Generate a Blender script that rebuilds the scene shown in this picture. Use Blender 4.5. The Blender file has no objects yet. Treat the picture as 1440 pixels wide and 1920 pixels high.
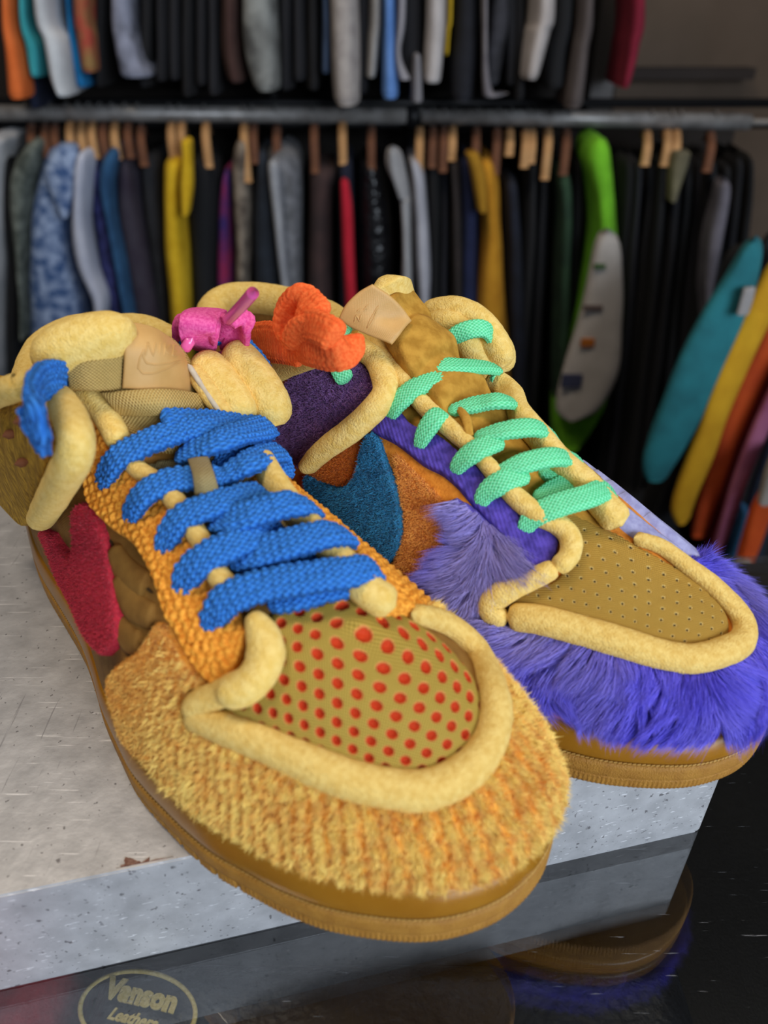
import bpy, bmesh, math, random
import numpy as np
from mathutils import Vector, Matrix, geometry
from mathutils.bvhtree import BVHTree
R = np.random.RandomState(7); random.seed(7)
SC = bpy.context.scene; COL = SC.collection

# ------------------------------------------------------------------ camera
CAM_H = .23; TILT = math.radians(33.8); FPX = 1400.0
FWD = np.array([0, math.cos(TILT), -math.sin(TILT)]); UP = np.array([0, math.sin(TILT), math.cos(TILT)]); RT = np.array([1., 0, 0])
CAMP = np.array([0, 0, CAM_H])
cd = bpy.data.cameras.new('camera'); cam = bpy.data.objects.new('camera', cd); COL.objects.link(cam)
cam.location = CAMP; cam.rotation_euler = (math.pi/2 - TILT, 0, 0)
cd.sensor_fit = 'VERTICAL'; cd.sensor_height = 36; cd.sensor_width = 27; cd.lens = FPX/1920*36
cd.clip_start = .01; cd.clip_end = 50
cd.dof.use_dof = True; cd.dof.focus_distance = .30; cd.dof.aperture_fstop = 7.5
SC.camera = cam

# ------------------------------------------------------------------ world and light
w = bpy.data.worlds.new('world'); SC.world = w; w.use_nodes = True
w.node_tree.nodes['Background'].inputs[0].default_value = (.50, .55, .66, 1)
w.node_tree.nodes['Background'].inputs[1].default_value = .30
def area(name, loc, target, size, size_y, power, color):
    l = bpy.data.lights.new(name, 'AREA'); l.shape = 'RECTANGLE'; l.size = size; l.size_y = size_y; l.energy = power; l.color = color
    o = bpy.data.objects.new(name, l); COL.objects.link(o); o.location = loc
    o.rotation_euler = (Vector(target) - Vector(loc)).to_track_quat('-Z', 'Y').to_euler(); return o
area('shop_window_light', (1.25, -1.5, .70), (.05, .2, 0), 1.6, 1.0, 62, (.78, .88, 1.0))
area('shop_ceiling_light', (-.6, .30, 1.85), (-.05, .35, 0), .6, .5, 13, (1.0, .84, .64))
area('rack_fill_light', (.2, .5, 1.9), (.1, 1.6, .0), 1.8, .25, 12, (1.0, .88, .74))  # fill lamp added to brighten the racks and back wall, no visible fitting
SC.view_settings.view_transform = 'Standard'; SC.view_settings.look = 'None'; SC.view_settings.gamma = 1
SC.view_settings.use_curve_mapping = False; SC.view_settings.exposure = 0

# ------------------------------------------------------------------ helpers
def ray(u, v): return FWD + RT*((u-720)/FPX) + UP*((960-v)/FPX)
def atY(u, v, y): d = ray(u, v); return CAMP + d*((y-CAMP[1])/d[1])
def atZ(u, v, z): d = ray(u, v); return CAMP + d*((z-CAMP[2])/d[2])
def project(p):
    q = np.asarray(p) - CAMP; ww = q @ FWD
    return np.stack([720 + FPX*(q @ RT)/ww, 960 - FPX*(q @ UP)/ww], -1)
def lin(c):
    if isinstance(c, str): c = [int(c[i:i+2], 16)/255 for i in (0, 2, 4)]
    return tuple((x/12.92 if x <= .04045 else ((x+.055)/1.055)**2.4) for x in c) + (1,)
def catmull(P, n=12, closed=False):
    P = np.asarray(P, float); N = len(P); out = []
    if N == 2: t = np.linspace(0, 1, n+1)[:, None]; return P[0]*(1-t)+P[1]*t
    idx = (lambda i: i % N) if closed else (lambda i: min(max(i, 0), N-1))
    for i in range(N if closed else N-1):
        a, b, c, d = P[idx(i-1)], P[idx(i)], P[idx(i+1)], P[idx(i+2)]
        for k in range(n):
            t = k/n
            out.append(.5*((2*b)+(-a+c)*t+(2*a-5*b+4*c-d)*t*t+(-a+3*b-3*c+d)*t**3))
    if not closed: out.append(P[-1])
    return np.array(out)
def resample(P, step):
    d = np.r_[0, np.cumsum(np.linalg.norm(np.diff(P, axis=0), axis=1))]; n = max(2, int(round(d[-1]/step))+1)
    s = np.linspace(0, d[-1], n); return np.stack([np.interp(s, d, P[:, k]) for k in range(P.shape[1])], 1), s
def unit(a): return a/np.maximum(np.linalg.norm(a, axis=-1, keepdims=True), 1e-9)
def vnoise(P, sc, seed=0):
    """smooth value noise, vectorised, -1..1"""
    q = np.asarray(P)*sc + seed*17.31; i = np.floor(q).astype(np.int64); f = q-i; f = f*f*(3-2*f); r = 0
    def h(a):
        n = (a[..., 0]*73856093) ^ (a[..., 1]*19349663) ^ (a[..., 2]*83492791)
        n = (n ^ (n >> 13))*1274126177; return ((n ^ (n >> 16)) & 0xffff)/32767.5-1
    for dx in (0, 1):
        for dy in (0, 1):
            for dz in (0, 1):
                ww = (f[..., 0] if dx else 1-f[..., 0])*(f[..., 1] if dy else 1-f[..., 1])*(f[..., 2] if dz else 1-f[..., 2])
                r = r + ww*h(i+np.array([dx, dy, dz]))
    return r
def mesh_obj(name, V, F, mat, parent=None, uv=None, col=None, smooth=True, fmat=None):
    me = bpy.data.meshes.new(name); V = np.asarray(V, np.float32)
    if isinstance(F, np.ndarray):
        n, k = F.shape; me.vertices.add(len(V)); me.vertices.foreach_set('co', V.ravel())
        me.loops.add(n*k); me.loops.foreach_set('vertex_index', F.ravel().astype(np.int32))
        me.polygons.add(n); me.polygons.foreach_set('loop_start', np.arange(0, n*k, k, dtype=np.int32))
        me.update(calc_edges=True)
    else: me.from_pydata(V.tolist(), [], F)
    mats = mat if isinstance(mat, (list, tuple)) else [mat]
    for m in mats: me.materials.append(m)
    if fmat is not None: me.polygons.foreach_set('material_index', np.asarray(fmat, np.int32))
    if uv is not None:
        li = np.empty(len(me.loops), np.int32); me.loops.foreach_get('vertex_index', li)
        l = me.uv_layers.new(name='UVMap'); l.data.foreach_set('uv', np.asarray(uv, np.float32)[li].ravel())
    if col is not None:
        a = me.color_attributes.new('Col', 'FLOAT_COLOR', 'POINT'); c = np.ones((len(V), 4), np.float32); c[:, :3] = col
        a.data.foreach_set('color', c.ravel())
    me.polygons.foreach_set('use_smooth', [smooth]*len(me.polygons))
    me.validate(); me.update()
    o = bpy.data.objects.new(name, me); COL.objects.link(o)
    if parent: o.parent = parent
    return o
def tag(o, label=None, cat=None, group=None, kind=None):
    for k, v in (('label', label), ('category', cat), ('group', group), ('kind', kind)):
        if v: o[k] = v
    return o
def empty(name, loc=(0, 0, 0), rz=0):
    o = bpy.data.objects.new(name, None); COL.objects.link(o); o.location = loc; o.rotation_euler = (0, 0, rz); o.empty_display_size = .02; return o
def grid_faces(nu, nv, cu=False, cv=False):
    i = np.arange(nu if cu else nu-1); j = np.arange(nv if cv else nv-1); I, J = np.meshgrid(i, j, indexing='ij')
    I2 = (I+1) % nu; J2 = (J+1) % nv
    return np.stack([I*nv+J, I2*nv+J, I2*nv+J2, I*nv+J2], -1).reshape(-1, 4)

# ------------------------------------------------------------------ materials
def mat(name, c1, c2=None, rough=.85, nscale=300, bscale=900, bump=.3, bdist=.0005, sheen=0, sss=0, metallic=0, coat=0, wave=None, detail=3, spec=.4, stretch=None, uvweave=None, wcol=None):
    m = bpy.data.materials.new(name); m.use_nodes = True; nt = m.node_tree; N = nt.nodes; L = nt.links
    b = N['Principled BSDF']; b.inputs['Roughness'].default_value = rough; b.inputs['Metallic'].default_value = metallic
    b.inputs['Specular IOR Level'].default_value = spec
    if coat: b.inputs['Coat Weight'].default_value = coat; b.inputs['Coat Roughness'].default_value = .15
    if sheen: b.inputs['Sheen Weight'].default_value = sheen; b.inputs['Sheen Roughness'].default_value = .5; b.inputs['Sheen Tint'].default_value = lin(c2 or c1)
    if sss: b.inputs['Subsurface Weight'].default_value = sss; b.inputs['Subsurface Radius'].default_value = (.004, .002, .001); b.inputs['Subsurface Scale'].default_value = 1
    tc = N.new('ShaderNodeTexCoord'); src = tc.outputs['Object']
    if stretch:
        mp = N.new('ShaderNodeMapping'); mp.inputs['Scale'].default_value = stretch; L.new(src, mp.inputs[0]); src = mp.outputs[0]
    n1 = N.new('ShaderNodeTexNoise'); n1.inputs['Scale'].default_value = nscale; n1.inputs['Detail'].default_value = detail; L.new(src, n1.inputs['Vector'])
    if c2:
        mx = N.new('ShaderNodeValToRGB'); mx.color_ramp.elements[0].color = lin(c1); mx.color_ramp.elements[1].color = lin(c2)
        mx.color_ramp.elements[0].position = .36; mx.color_ramp.elements[1].position = .64
        L.new(n1.outputs[0], mx.inputs[0]); colr = mx.outputs[0]
    else:
        rgb = N.new('ShaderNodeRGB'); rgb.outputs[0].default_value = lin(c1); colr = rgb.outputs[0]
    h = None
    if bump:
        n2 = N.new('ShaderNodeTexNoise'); n2.inputs['Scale'].default_value = bscale; n2.inputs['Detail'].default_value = 2; L.new(src, n2.inputs['Vector']); h = n2.outputs[0]
    if uvweave:   # uv in mm: woven threads (pitch u, pitch v, strength)
        sp = N.new('ShaderNodeSeparateXYZ'); L.new(tc.outputs['UV'], sp.inputs[0])
        def M(op, a, b_=None):
            x = N.new('ShaderNodeMath'); x.operation = op
            for k, q in enumerate((a, b_)):
                if q is None: continue
                if isinstance(q, (int, float)): x.inputs[k].default_value = q
                else: L.new(q, x.inputs[k])
            return x.outputs[0]
        pu, pv = uvweave
        su = M('SINE', M('MULTIPLY', sp.outputs[0], 6.2832/pu)); sv = M('SINE', M('MULTIPLY', sp.outputs[1], 6.2832/pv))
        wv = M('MULTIPLY', su, sv)
        if wcol:
            mm = N.new('ShaderNodeMix'); mm.data_type = 'RGBA'; L.new(M('MULTIPLY_ADD', wv, .5), mm.inputs[0])
            mm.inputs[0].links[0].from_node.inputs[2].default_value = .5
            L.new(colr, mm.inputs[6]); mm.inputs[7].default_value = lin(wcol); colr = mm.outputs[2]
        h = M('ADD', M('MULTIPLY', wv, .7), h if h else 0)
    if h:
        bp = N.new('ShaderNodeBump'); bp.inputs['Strength'].default_value = bump; bp.inputs['Distance'].default_value = bdist
        L.new(h, bp.inputs['Height']); L.new(bp.outputs[0], b.inputs['Normal'])
    L.new(colr, b.inputs['Base Color']); return m
def mat_attr(name, rough=.8, sheen=.3, spec=.3):
    m = bpy.data.materials.new(name); m.use_nodes = True; N = m.node_tree.nodes
    a = N.new('ShaderNodeAttribute'); a.attribute_name = 'Col'; b = N['Principled BSDF']
    m.node_tree.links.new(a.outputs['Color'], b.inputs['Base Color']); b.inputs['Roughness'].default_value = rough
    b.inputs['Sheen Weight'].default_value = sheen; b.inputs['Specular IOR Level'].default_value = spec; return m

# ------------------------------------------------------------------ shoe body geometry (metres, X heel->toe, Y across, Z up)
OUT = [(0, 5), (1, -14), (8, -30), (22, -38), (41, -42), (67, -45), (97, -45), (116, -45), (133, -46), (152, -48.5), (165, -50.5), (181, -51.5), (195, -52), (205, -51), (216, -49),
       (228, -46.5), (240, -43), (252, -37.5), (264, -31.5), (276, -23.5), (288, -12), (296, -2), (301, 8), (304, 19), (304, 31), (301, 42), (295, 50.5), (285, 55.5), (270, 56.5), (250, 54),
       (225, 48.5), (195, 42), (165, 38.5), (130, 38), (95, 40), (60, 42), (35, 40), (16, 35), (4, 21)]
class Shoe:
    def __init__(s, name, d, n0, a0, hx, hz, w_off=0.):
        d = np.array(d)/np.hypot(*d); s.d = np.array([d[0], d[1], 0]); s.n = np.array([-d[1], d[0], 0]); s.n0, s.a0 = n0, a0
        o = s.d*a0 + s.n*n0; s.root = empty(name, o, math.atan2(d[1], d[0])); s.o = o
        s.cam = s.loc(CAMP)
        P = catmull(np.array(OUT)/1000., 10, True); s.out = P
        s.c0 = np.array([.045, 0.]); s.c1 = np.array([.243, .008]); s.hx, s.hz = np.array(hx)/1000., np.array(hz)/1000.
        s.z0 = .0255; s.k = .62
        U = P.copy(); t = np.roll(P, -1, 0)-np.roll(P, 1, 0); nn = np.stack([t[:, 1], -t[:, 0]], 1); nn = unit(nn)
        c = P.mean(0); sg = np.sign(((P-c)*nn).sum(1)).mean(); s.outn = nn*np.sign(sg); s.up = P - s.outn*.0025
        L = s.up[s.up[:, 1] < 0]; Rr = s.up[s.up[:, 1] > 0]
        def tab(Q, f): o_ = np.argsort(Q[:, 0]); return Q[o_, 0], f(Q[o_, 1])
        s.lx, s.ly = tab(s.up[s.up[:, 1] < .008], lambda y: y); s.rx, s.ry = tab(s.up[s.up[:, 1] > .008], lambda y: y)
        s.po = []
        for c in (s.c0, s.c1):
            q = s.up-c; an = np.arctan2(q[:, 1], q[:, 0]); r = np.hypot(q[:, 0], q[:, 1]); o_ = np.argsort(an); an = an[o_]; r = r[o_]
            s.po.append((np.r_[an[-20:]-2*np.pi, an, an[:20]+2*np.pi], np.r_[r[-20:], r, r[:20]]))
    def loc(s, p): p = np.asarray(p); return np.stack([p@s.d-s.a0, p@s.n-s.n0, p[..., 2]], -1)
    def wor(s, q): q = np.asarray(q); return q[..., :1]*s.d + q[..., 1:2]*s.n + s.o + q[..., 2:]*np.array([0, 0, 1.])
    def ldir(s, u, v): d = ray(u, v); return np.array([d@s.d, d@s.n, d[2]])
    def H(s, x): return np.interp(x, s.hx, s.hz)
    def frame(s, F):
        F = np.asarray(F, float); x = F[:, 0]; t = np.clip((x-s.c0[0])/(s.c1[0]-s.c0[0]), 0, 1)
        c = s.c0*(1-t)[:, None]+s.c1*t[:, None]; dv = F-c; dl = np.linalg.norm(dv, axis=1); dirn = np.where(dl[:, None] > 1e-9, dv/np.maximum(dl, 1e-9)[:, None], np.array([0, 1.]))
        an = np.arctan2(dirn[:, 1], dirn[:, 0])
        r_mid = np.where(dirn[:, 1] < 0, c[:, 1]-np.interp(x, s.lx, s.ly), np.interp(x, s.rx, s.ry)-c[:, 1])
        r_toe = np.interp(an, *s.po[1]); r_heel = np.interp(an, *s.po[0])
        r = np.where(x > s.c1[0], r_toe, np.where(x < s.c0[0], r_heel, r_mid))
        h = s.H(np.clip(x, s.c0[0], s.c1[0]))-s.z0
        return c, dirn, r, dl/(r+s.k*h)
    def S0(s, F):
        c, dirn, r, rho = s.frame(F); a = np.clip(rho, 0, 1)*np.pi/2; n = 2.5
        g = np.sin(a)**(2/n); k = np.maximum(np.cos(a), 0)**(2/n)
        p = c+dirn*(r*g)[:, None]; z = s.z0+(s.H(p[:, 0])-s.z0)*k
        z = z - np.clip(rho-1, 0, 1)*.05
        return np.c_[p, z]
    def S(s, F, lift=0):
        F = np.asarray(F, float); e = 6e-4; P = s.S0(F); A = s.S0(F+[e, 0])-s.S0(F-[e, 0]); B = s.S0(F+[0, e])-s.S0(F-[0, e])
        N = unit(np.cross(A, B)); N[N[:, 2] < -.2] *= -1
        return P + N*np.reshape(lift, (-1, 1)), N
    def flat_outline(s, e=0.):
        """flattened coordinate on base edge for each perimeter sample"""
        c_ = []
        for p in s.up:
            t = np.clip((p[0]-s.c0[0])/(s.c1[0]-s.c0[0]), 0, 1); c = s.c0*(1-t)+s.c1*t; d = p-c
            if s.c0[0] < p[0] < s.c1[0]: d = np.array([0, d[1]])
            r = np.linalg.norm(d); h = s.H(np.clip(p[0], s.c0[0], s.c1[0]))-s.z0; c_.append(c+d/r*(r+s.k*h+e) if s.c0[0] >= p[0] or p[0] >= s.c1[0] else np.array([p[0], c[1]+np.sign(d[1])*(r+s.k*h+e)]))
        return np.array(c_)
    def build_body(s, m, hole):
        fo = s.flat_outline(); nv = 70; ts = np.linspace(0, 1, nv)
        T = np.clip((s.up[:, 0]-s.c0[0])/(s.c1[0]-s.c0[0]), 0, 1)[:, None]; C = s.c0*(1-T)+s.c1*T
        F = (C[:, None, :]*(1-ts)[None, :, None]+fo[:, None, :]*ts[None, :, None]).reshape(-1, 2)
        P = s.S0(F); fc = grid_faces(len(fo), nv, cu=True)
        ctr = F[fc].mean(1); keep = ~inside(ctr, hole) if hole is not None else np.ones(len(fc), bool)
        s.F = F; s.fc = fc; s.bvh = BVHTree.FromPolygons(P.tolist(), fc.tolist()); s.P = P
        m_o = mesh_obj('upper_lining', P, fc[keep], m, s.root, uv=F*1000)
        return m_o
    def pickf(s, u, v, lift=0.):
        """flattened coordinate of the body point seen at (u, v), allowing for the thickness laid on it"""
        uu, vv = u, v; f = None
        for it in range(5 if lift else 1):
            hit, nrm, idx, dist = s.bvh.ray_cast(Vector(s.cam), Vector(s.ldir(uu, vv)), 2)
            if hit is None:
                if f is None: hit, nrm, idx, dist = s.near_silhouette(uu, vv)
                else: return f
            q = s.fc[idx]; Pq = s.P[q]; hp = np.array(hit); ww = 1/np.maximum(np.linalg.norm(Pq-hp, axis=1), 1e-7)**2
            f = (s.F[q]*ww[:, None]).sum(0)/ww.sum()
            if not lift: return f
            P, N = s.S(f[None], lift); pr = project(s.wor(P))[0]
            uu += (u-pr[0])*.8; vv += (v-pr[1])*.8
        return f
    def near_silhouette(s, u, v):
        for r in range(2, 60, 2):
            for k in range(16):
                a = k*math.pi/8; h = s.bvh.ray_cast(Vector(s.cam), Vector(s.ldir(u+r*math.cos(a), v+r*math.sin(a))), 2)
                if h[0] is not None: return h
        print('MISS', s.root.name, u, v); return s.bvh.find_nearest(Vector((.15, 0, .1)))
    def plane(s, kind, u, v, val):
        d = s.ldir(u, v); k = 'XYZ'.index(kind); return s.cam + d*((val-s.cam[k])/d[k])
    def pts(s, L, lift=0.):
        out = []
        for p in L:
            if isinstance(p[0], str):
                if p[0] == 'F': out.append(s.S(np.array([[p[1], p[2]]])/1000., (p[3]/1000. if len(p) > 3 else lift))[0][0])
                elif p[0] == 'L': out.append(np.array(p[1:])/1000.)
                else: out.append(s.plane(p[0], p[1], p[2], p[3]/1000.))
            else:
                l = p[2]/1000. if len(p) > 2 else lift; f = s.pickf(p[0], p[1], l); out.append(s.S(f[None], l)[0][0])
        return np.array(out)
    def nrm(s, P):
        N = []
        for p in P:
            h = s.bvh.find_nearest(Vector(p)); n = np.array(h[1]); N.append(-n if n[2] < -.2 else n)
        N = np.array(N)
        for _ in range(3): N[1:-1] = (N[:-2]+N[1:-1]*2+N[2:])/4
        return unit(N)
    def poly(s, L, lift=.002, n=6, closed=True):
        Q = [np.array(p[1:3])/1000. if isinstance(p[0], str) else s.pickf(p[0], p[1], lift) for p in L]
        return catmull(np.array(Q), n, closed)
def inside(pts, poly):
    x, y = pts[:, 0], pts[:, 1]; r = np.zeros(len(pts), bool); n = len(poly)
    for i in range(n):
        x1, y1 = poly[i]; x2, y2 = poly[(i+1) % n]
        if y1 == y2: continue
        c = ((y1 > y) != (y2 > y)) & (x < (x2-x1)*(y-y1)/(y2-y1)+x1); r ^= c
    return r
def pdist(pts, poly):
    A = poly; B = np.roll(poly, -1, 0); d = np.full(len(pts), 1e9)
    for a, b in zip(A, B):
        ab = b-a; t = np.clip(((pts-a)@ab)/max(ab@ab, 1e-12), 0, 1); d = np.minimum(d, np.linalg.norm(pts-(a+t[:, None]*ab), axis=1))
    return d
def panel(s, name, poly, m, lift=.002, edge=.0015, step=.0012, disp=None, uvf=None, label=None):
    """a sheet laid on the shoe body inside a flattened outline, with rounded raised edges"""
    cl, _ = resample(np.r_[poly, poly[:1]], step); cl = cl[:-1]
    mn, mx = poly.min(0), poly.max(0); xs = np.arange(mn[0], mx[0], step); ys = np.arange(mn[1], mx[1], step*.87)
    G = np.array([(x+(j % 2)*step/2, y) for j, y in enumerate(ys) for x in xs]); G = G[inside(G, poly)]
    d = pdist(G, poly); G = G[d > step*.55]; d = d[d > step*.55]
    allp = np.r_[cl, G]; D = np.r_[np.zeros(len(cl)), d]; nb = len(cl)
    r = geometry.delaunay_2d_cdt([Vector(p) for p in allp*1000], [(i, (i+1) % nb) for i in range(nb)], [], 1, 1e-5)
    V2 = np.array([(v[0], v[1]) for v in r[0]])/1000.; F = [f for f in r[2] if len(f) == 3]
    if len(V2) != len(allp): D = pdist(V2, poly)
    t = np.clip(D/edge, 0, 1); h = lift*np.sqrt(np.maximum(0, 1-(1-t)**2))-.0006*(D < 1e-7)
    if disp is not None: h = h + disp(V2, D)*np.clip(D/edge, 0, 1)
    P, N = s.S(V2, h); F = np.array(F)
    fn = np.cross(P[F[:, 1]]-P[F[:, 0]], P[F[:, 2]]-P[F[:, 0]]); fl = (fn*N[F[:, 0]]).sum(1) < 0; F[fl] = F[fl][:, ::-1]
    o = mesh_obj(name, P, F, m, s.root, uv=(uvf(V2) if uvf else V2*1000)); s.last = (V2, P, N, F); s.lasto = o
    if label: o['label'] = label
    return o
def tube(s, name, P, rw, rh, m, parent=None, N=None, ns=20, step=.0015, noise=.0003, cap=True, label=None, power=2.0, bulge=None):
    """rolled foam: elliptical section swept on a path, rounded ends"""
    P, sl = resample(catmull(P, 10), step); T = unit(np.gradient(P, axis=0))
    N = s.nrm(P) if N is None else np.tile(N, (len(P), 1)); N = unit(N-(N*T).sum(1)[:, None]*T); B = np.cross(T, N)
    n = len(P); Lt = sl[-1]; rw = np.interp(sl/Lt, np.linspace(0, 1, len(rw)), rw) if np.ndim(rw) else np.full(n, rw)
    rh = np.interp(sl/Lt, np.linspace(0, 1, len(rh)), rh) if np.ndim(rh) else np.full(n, rh)
    if cap:
        e = np.minimum(rw, rh)*.9; q = np.clip(np.minimum(sl, Lt-sl)/e, 0, 1); f = np.sqrt(np.maximum(1-(1-q)**2, 0)); f = np.maximum(f, .02); rw = rw*f; rh = rh*f
    a = np.linspace(0, 2*np.pi, ns, endpoint=False); ca, sa = np.cos(a), np.sin(a)
    ca = np.sign(ca)*np.abs(ca)**(2/power); sa = np.sign(sa)*np.abs(sa)**(2/power)
    V = P[:, None]+B[:, None]*(rw[:, None]*ca)[..., None]+N[:, None]*(rh[:, None]*sa)[..., None]
    if noise: 
        d = unit(V-P[:, None]); V = V+d*(vnoise(V, 700)*noise*.45+vnoise(V, 110, 3)*noise*.9)[..., None]
    V = V.reshape(-1, 3); F = grid_faces(n, ns, cv=True).tolist(); F.append(list(range(ns))[::-1]); F.append([(n-1)*ns+i for i in range(ns)])
    uv = np.stack([np.repeat(sl, ns), np.tile(a/6.283*.02, n)], 1)*1000
    o = mesh_obj(name, V, F, m, parent or s.root, uv=uv)
    if label: o['label'] = label
    return o
def braid(u, v, pl, pw):
    """herringbone stitch relief; u along, v across in metres"""
    c = np.abs(((v/pw) % 2)-1); row = (u/pl+c*.55) % 1; st = np.sin(np.pi*row)**.6*np.sin(np.pi*((v/pw) % 1))**.5
    return st
def lace(s, name, P, w, th, m, N=None, tw=None, pl=.0024, pw=.0019, rel=.0008, fuzz=.0003, step=.00042, parent=None, label=None, na=56):
    P, sl = resample(catmull(P, 12), step); T = unit(np.gradient(P, axis=0))
    for _ in range(6): T[1:-1] = (T[:-2]+T[1:-1]+T[2:])/3
    T = unit(T); N = s.nrm(P) if N is None else (np.tile(N, (len(P), 1)) if np.ndim(N) == 1 else np.stack([np.interp(np.linspace(0, 1, len(P)), np.linspace(0, 1, len(N)), np.array(N)[:, k]) for k in range(3)], 1))
    N = unit(N-(N*T).sum(1)[:, None]*T); B = np.cross(T, N)
    if tw is not None:
        an = np.interp(sl/sl[-1], np.linspace(0, 1, len(tw)), np.radians(tw))[:, None]; N, B = N*np.cos(an)+B*np.sin(an), B*np.cos(an)-N*np.sin(an)
    n = len(P); q = np.clip(np.minimum(sl, sl[-1]-sl)/.003, 0, 1); f = np.maximum(np.sqrt(1-(1-q)**2), .03)
    a = np.linspace(0, 2*np.pi, na, endpoint=False); pwr = .7
    ca = np.sign(np.cos(a))*np.abs(np.cos(a))**pwr; sa = np.sign(np.sin(a))*np.abs(np.sin(a))**pwr
    cw = w*(1-.12*vnoise(np.c_[sl, sl*0, sl*0], 90, 5))
    tp = np.clip(sl/.011, 0, 1); cw = cw*(.62+.38*tp*tp*(3-2*tp))
    V = P[:, None]+B[:, None]*((cw*f)[:, None]*ca)[..., None]+N[:, None]*(th*f[:, None]*sa)[..., None]
    NN = unit(B[:, None]*(ca*th)[None, :, None]+N[:, None]*(sa*w)[None, :, None])
    per = np.cumsum(np.r_[0, np.hypot(np.diff(ca)*w, np.diff(sa)*th)])
    U, Vv = np.meshgrid(sl, per, indexing='ij'); h = braid(U, Vv, pl, pw)*rel + vnoise(V, 1400, 2)*fuzz + vnoise(V, 600, 6)*fuzz
    V = (V+NN*h[..., None]*f[:, None, None]).reshape(-1, 3); F = grid_faces(n, na, cv=True).tolist(); F.append(list(range(na))[::-1]); F.append([(n-1)*na+i for i in range(na)])
    o = mesh_obj(name, V, F, m, parent or s.root, uv=np.stack([U, Vv], -1).reshape(-1, 2)*1000)
    if label: o['label'] = label
    return o
def patch(s, name, rows, m, thick=.002, nu=30, nv=30, label=None, noise=0, parent=None, disp=None):
    """bent slab from a small grid of control points (each row a list of points in the pts() notation)"""
    G = np.array([s.pts(r) for r in rows]); A = np.array([catmull(r, max(2, nv//(len(r)-1))) for r in G])
    B = np.array([catmull(A[:, j], max(2, nu//(len(G)-1))) for j in range(A.shape[1])]).transpose(1, 0, 2)
    a, b = B.shape[:2]; N = unit(np.cross(np.gradient(B, axis=0), np.gradient(B, axis=1)))
    if (N.reshape(-1, 3)@(s.cam-B.mean((0, 1)))).mean() < 0: N = -N
    gu, gv = np.meshgrid(np.linspace(0, 1, a), np.linspace(0, 1, b), indexing='ij'); e = np.minimum(np.minimum(gu, 1-gu)*a, np.minimum(gv, 1-gv)*b)
    rr = np.clip(e/3, 0, 1); rr = np.sqrt(1-(1-rr)**2); h = thick/2*(.25+.75*rr)
    if noise: h = h+vnoise(B, 220)*noise
    if disp is not None: h = h+disp(gu, gv)*rr
    Fp = B+N*h[..., None]; Bk = B-N*(thick/2*(.25+.75*rr))[..., None]; V = np.r_[Fp.reshape(-1, 3), Bk.reshape(-1, 3)]; off = a*b
    f1 = grid_faces(a, b); F = [list(f[::-1]) for f in f1]+[list(f+off) for f in f1]
    loop = [(0, j) for j in range(b)]+[(i, b-1) for i in range(1, a)]+[(a-1, j) for j in range(b-2, -1, -1)]+[(i, 0) for i in range(a-2, 0, -1)]
    ids = [i*b+j for i, j in loop]
    for k in range(len(ids)): x, y = ids[k], ids[(k+1) % len(ids)]; F.append([x, y, y+off, x+off])
    du = np.linalg.norm(B[-1, b//2]-B[0, b//2]); dv = np.linalg.norm(B[a//2, -1]-B[a//2, 0]); uv = np.stack([gu*du*1000, gv*dv*1000], -1).reshape(-1, 2)
    me = mesh_obj(name, V, F, m, parent or s.root, uv=np.r_[uv, uv])
    bm = bmesh.new(); bm.from_mesh(me.data); bmesh.ops.recalc_face_normals(bm, faces=bm.faces); bm.to_mesh(me.data); bm.free()
    if label: me['label'] = label
    return me
def scatter(P, F, n):
    A, B, C = P[F[:, 0]], P[F[:, 1]], P[F[:, 2]]; ar = np.linalg.norm(np.cross(B-A, C-A), axis=1); i = R.choice(len(F), n, p=ar/ar.sum())
    r1 = np.sqrt(R.rand(n))[:, None]; r2 = R.rand(n)[:, None]; return A[i]*(1-r1)+B[i]*r1*(1-r2)+C[i]*r1*r2, i
def strands(name, P, D, length, width, col, m, parent, curl=None):
    """tapered fibres: base points, direction, per-fibre length and colour"""
    n = len(P); D = unit(D); side = unit(np.cross(D, unit(R.randn(n, 3)))); c = curl if curl is not None else R.randn(n, 3)*.3
    L = length[:, None]; w_ = width if np.ndim(width) else np.full(n, width); w_ = w_[:, None]
    p1 = P+D*L*.5; p2 = P+(D+c)*L
    V = np.stack([P-side*w_, P+side*w_, p1-side*w_*.8, p1+side*w_*.8, p2], 1).reshape(-1, 3)
    b = (np.arange(n)*5)[:, None]; F = np.concatenate([b+np.array([0, 1, 3]), b+np.array([0, 3, 2]), b+np.array([2, 3, 4])], 0)
    o = mesh_obj(name, V, F, m, parent, col=np.repeat(col, 5, 0), smooth=True); o['kind'] = 'stuff'; return o

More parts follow.
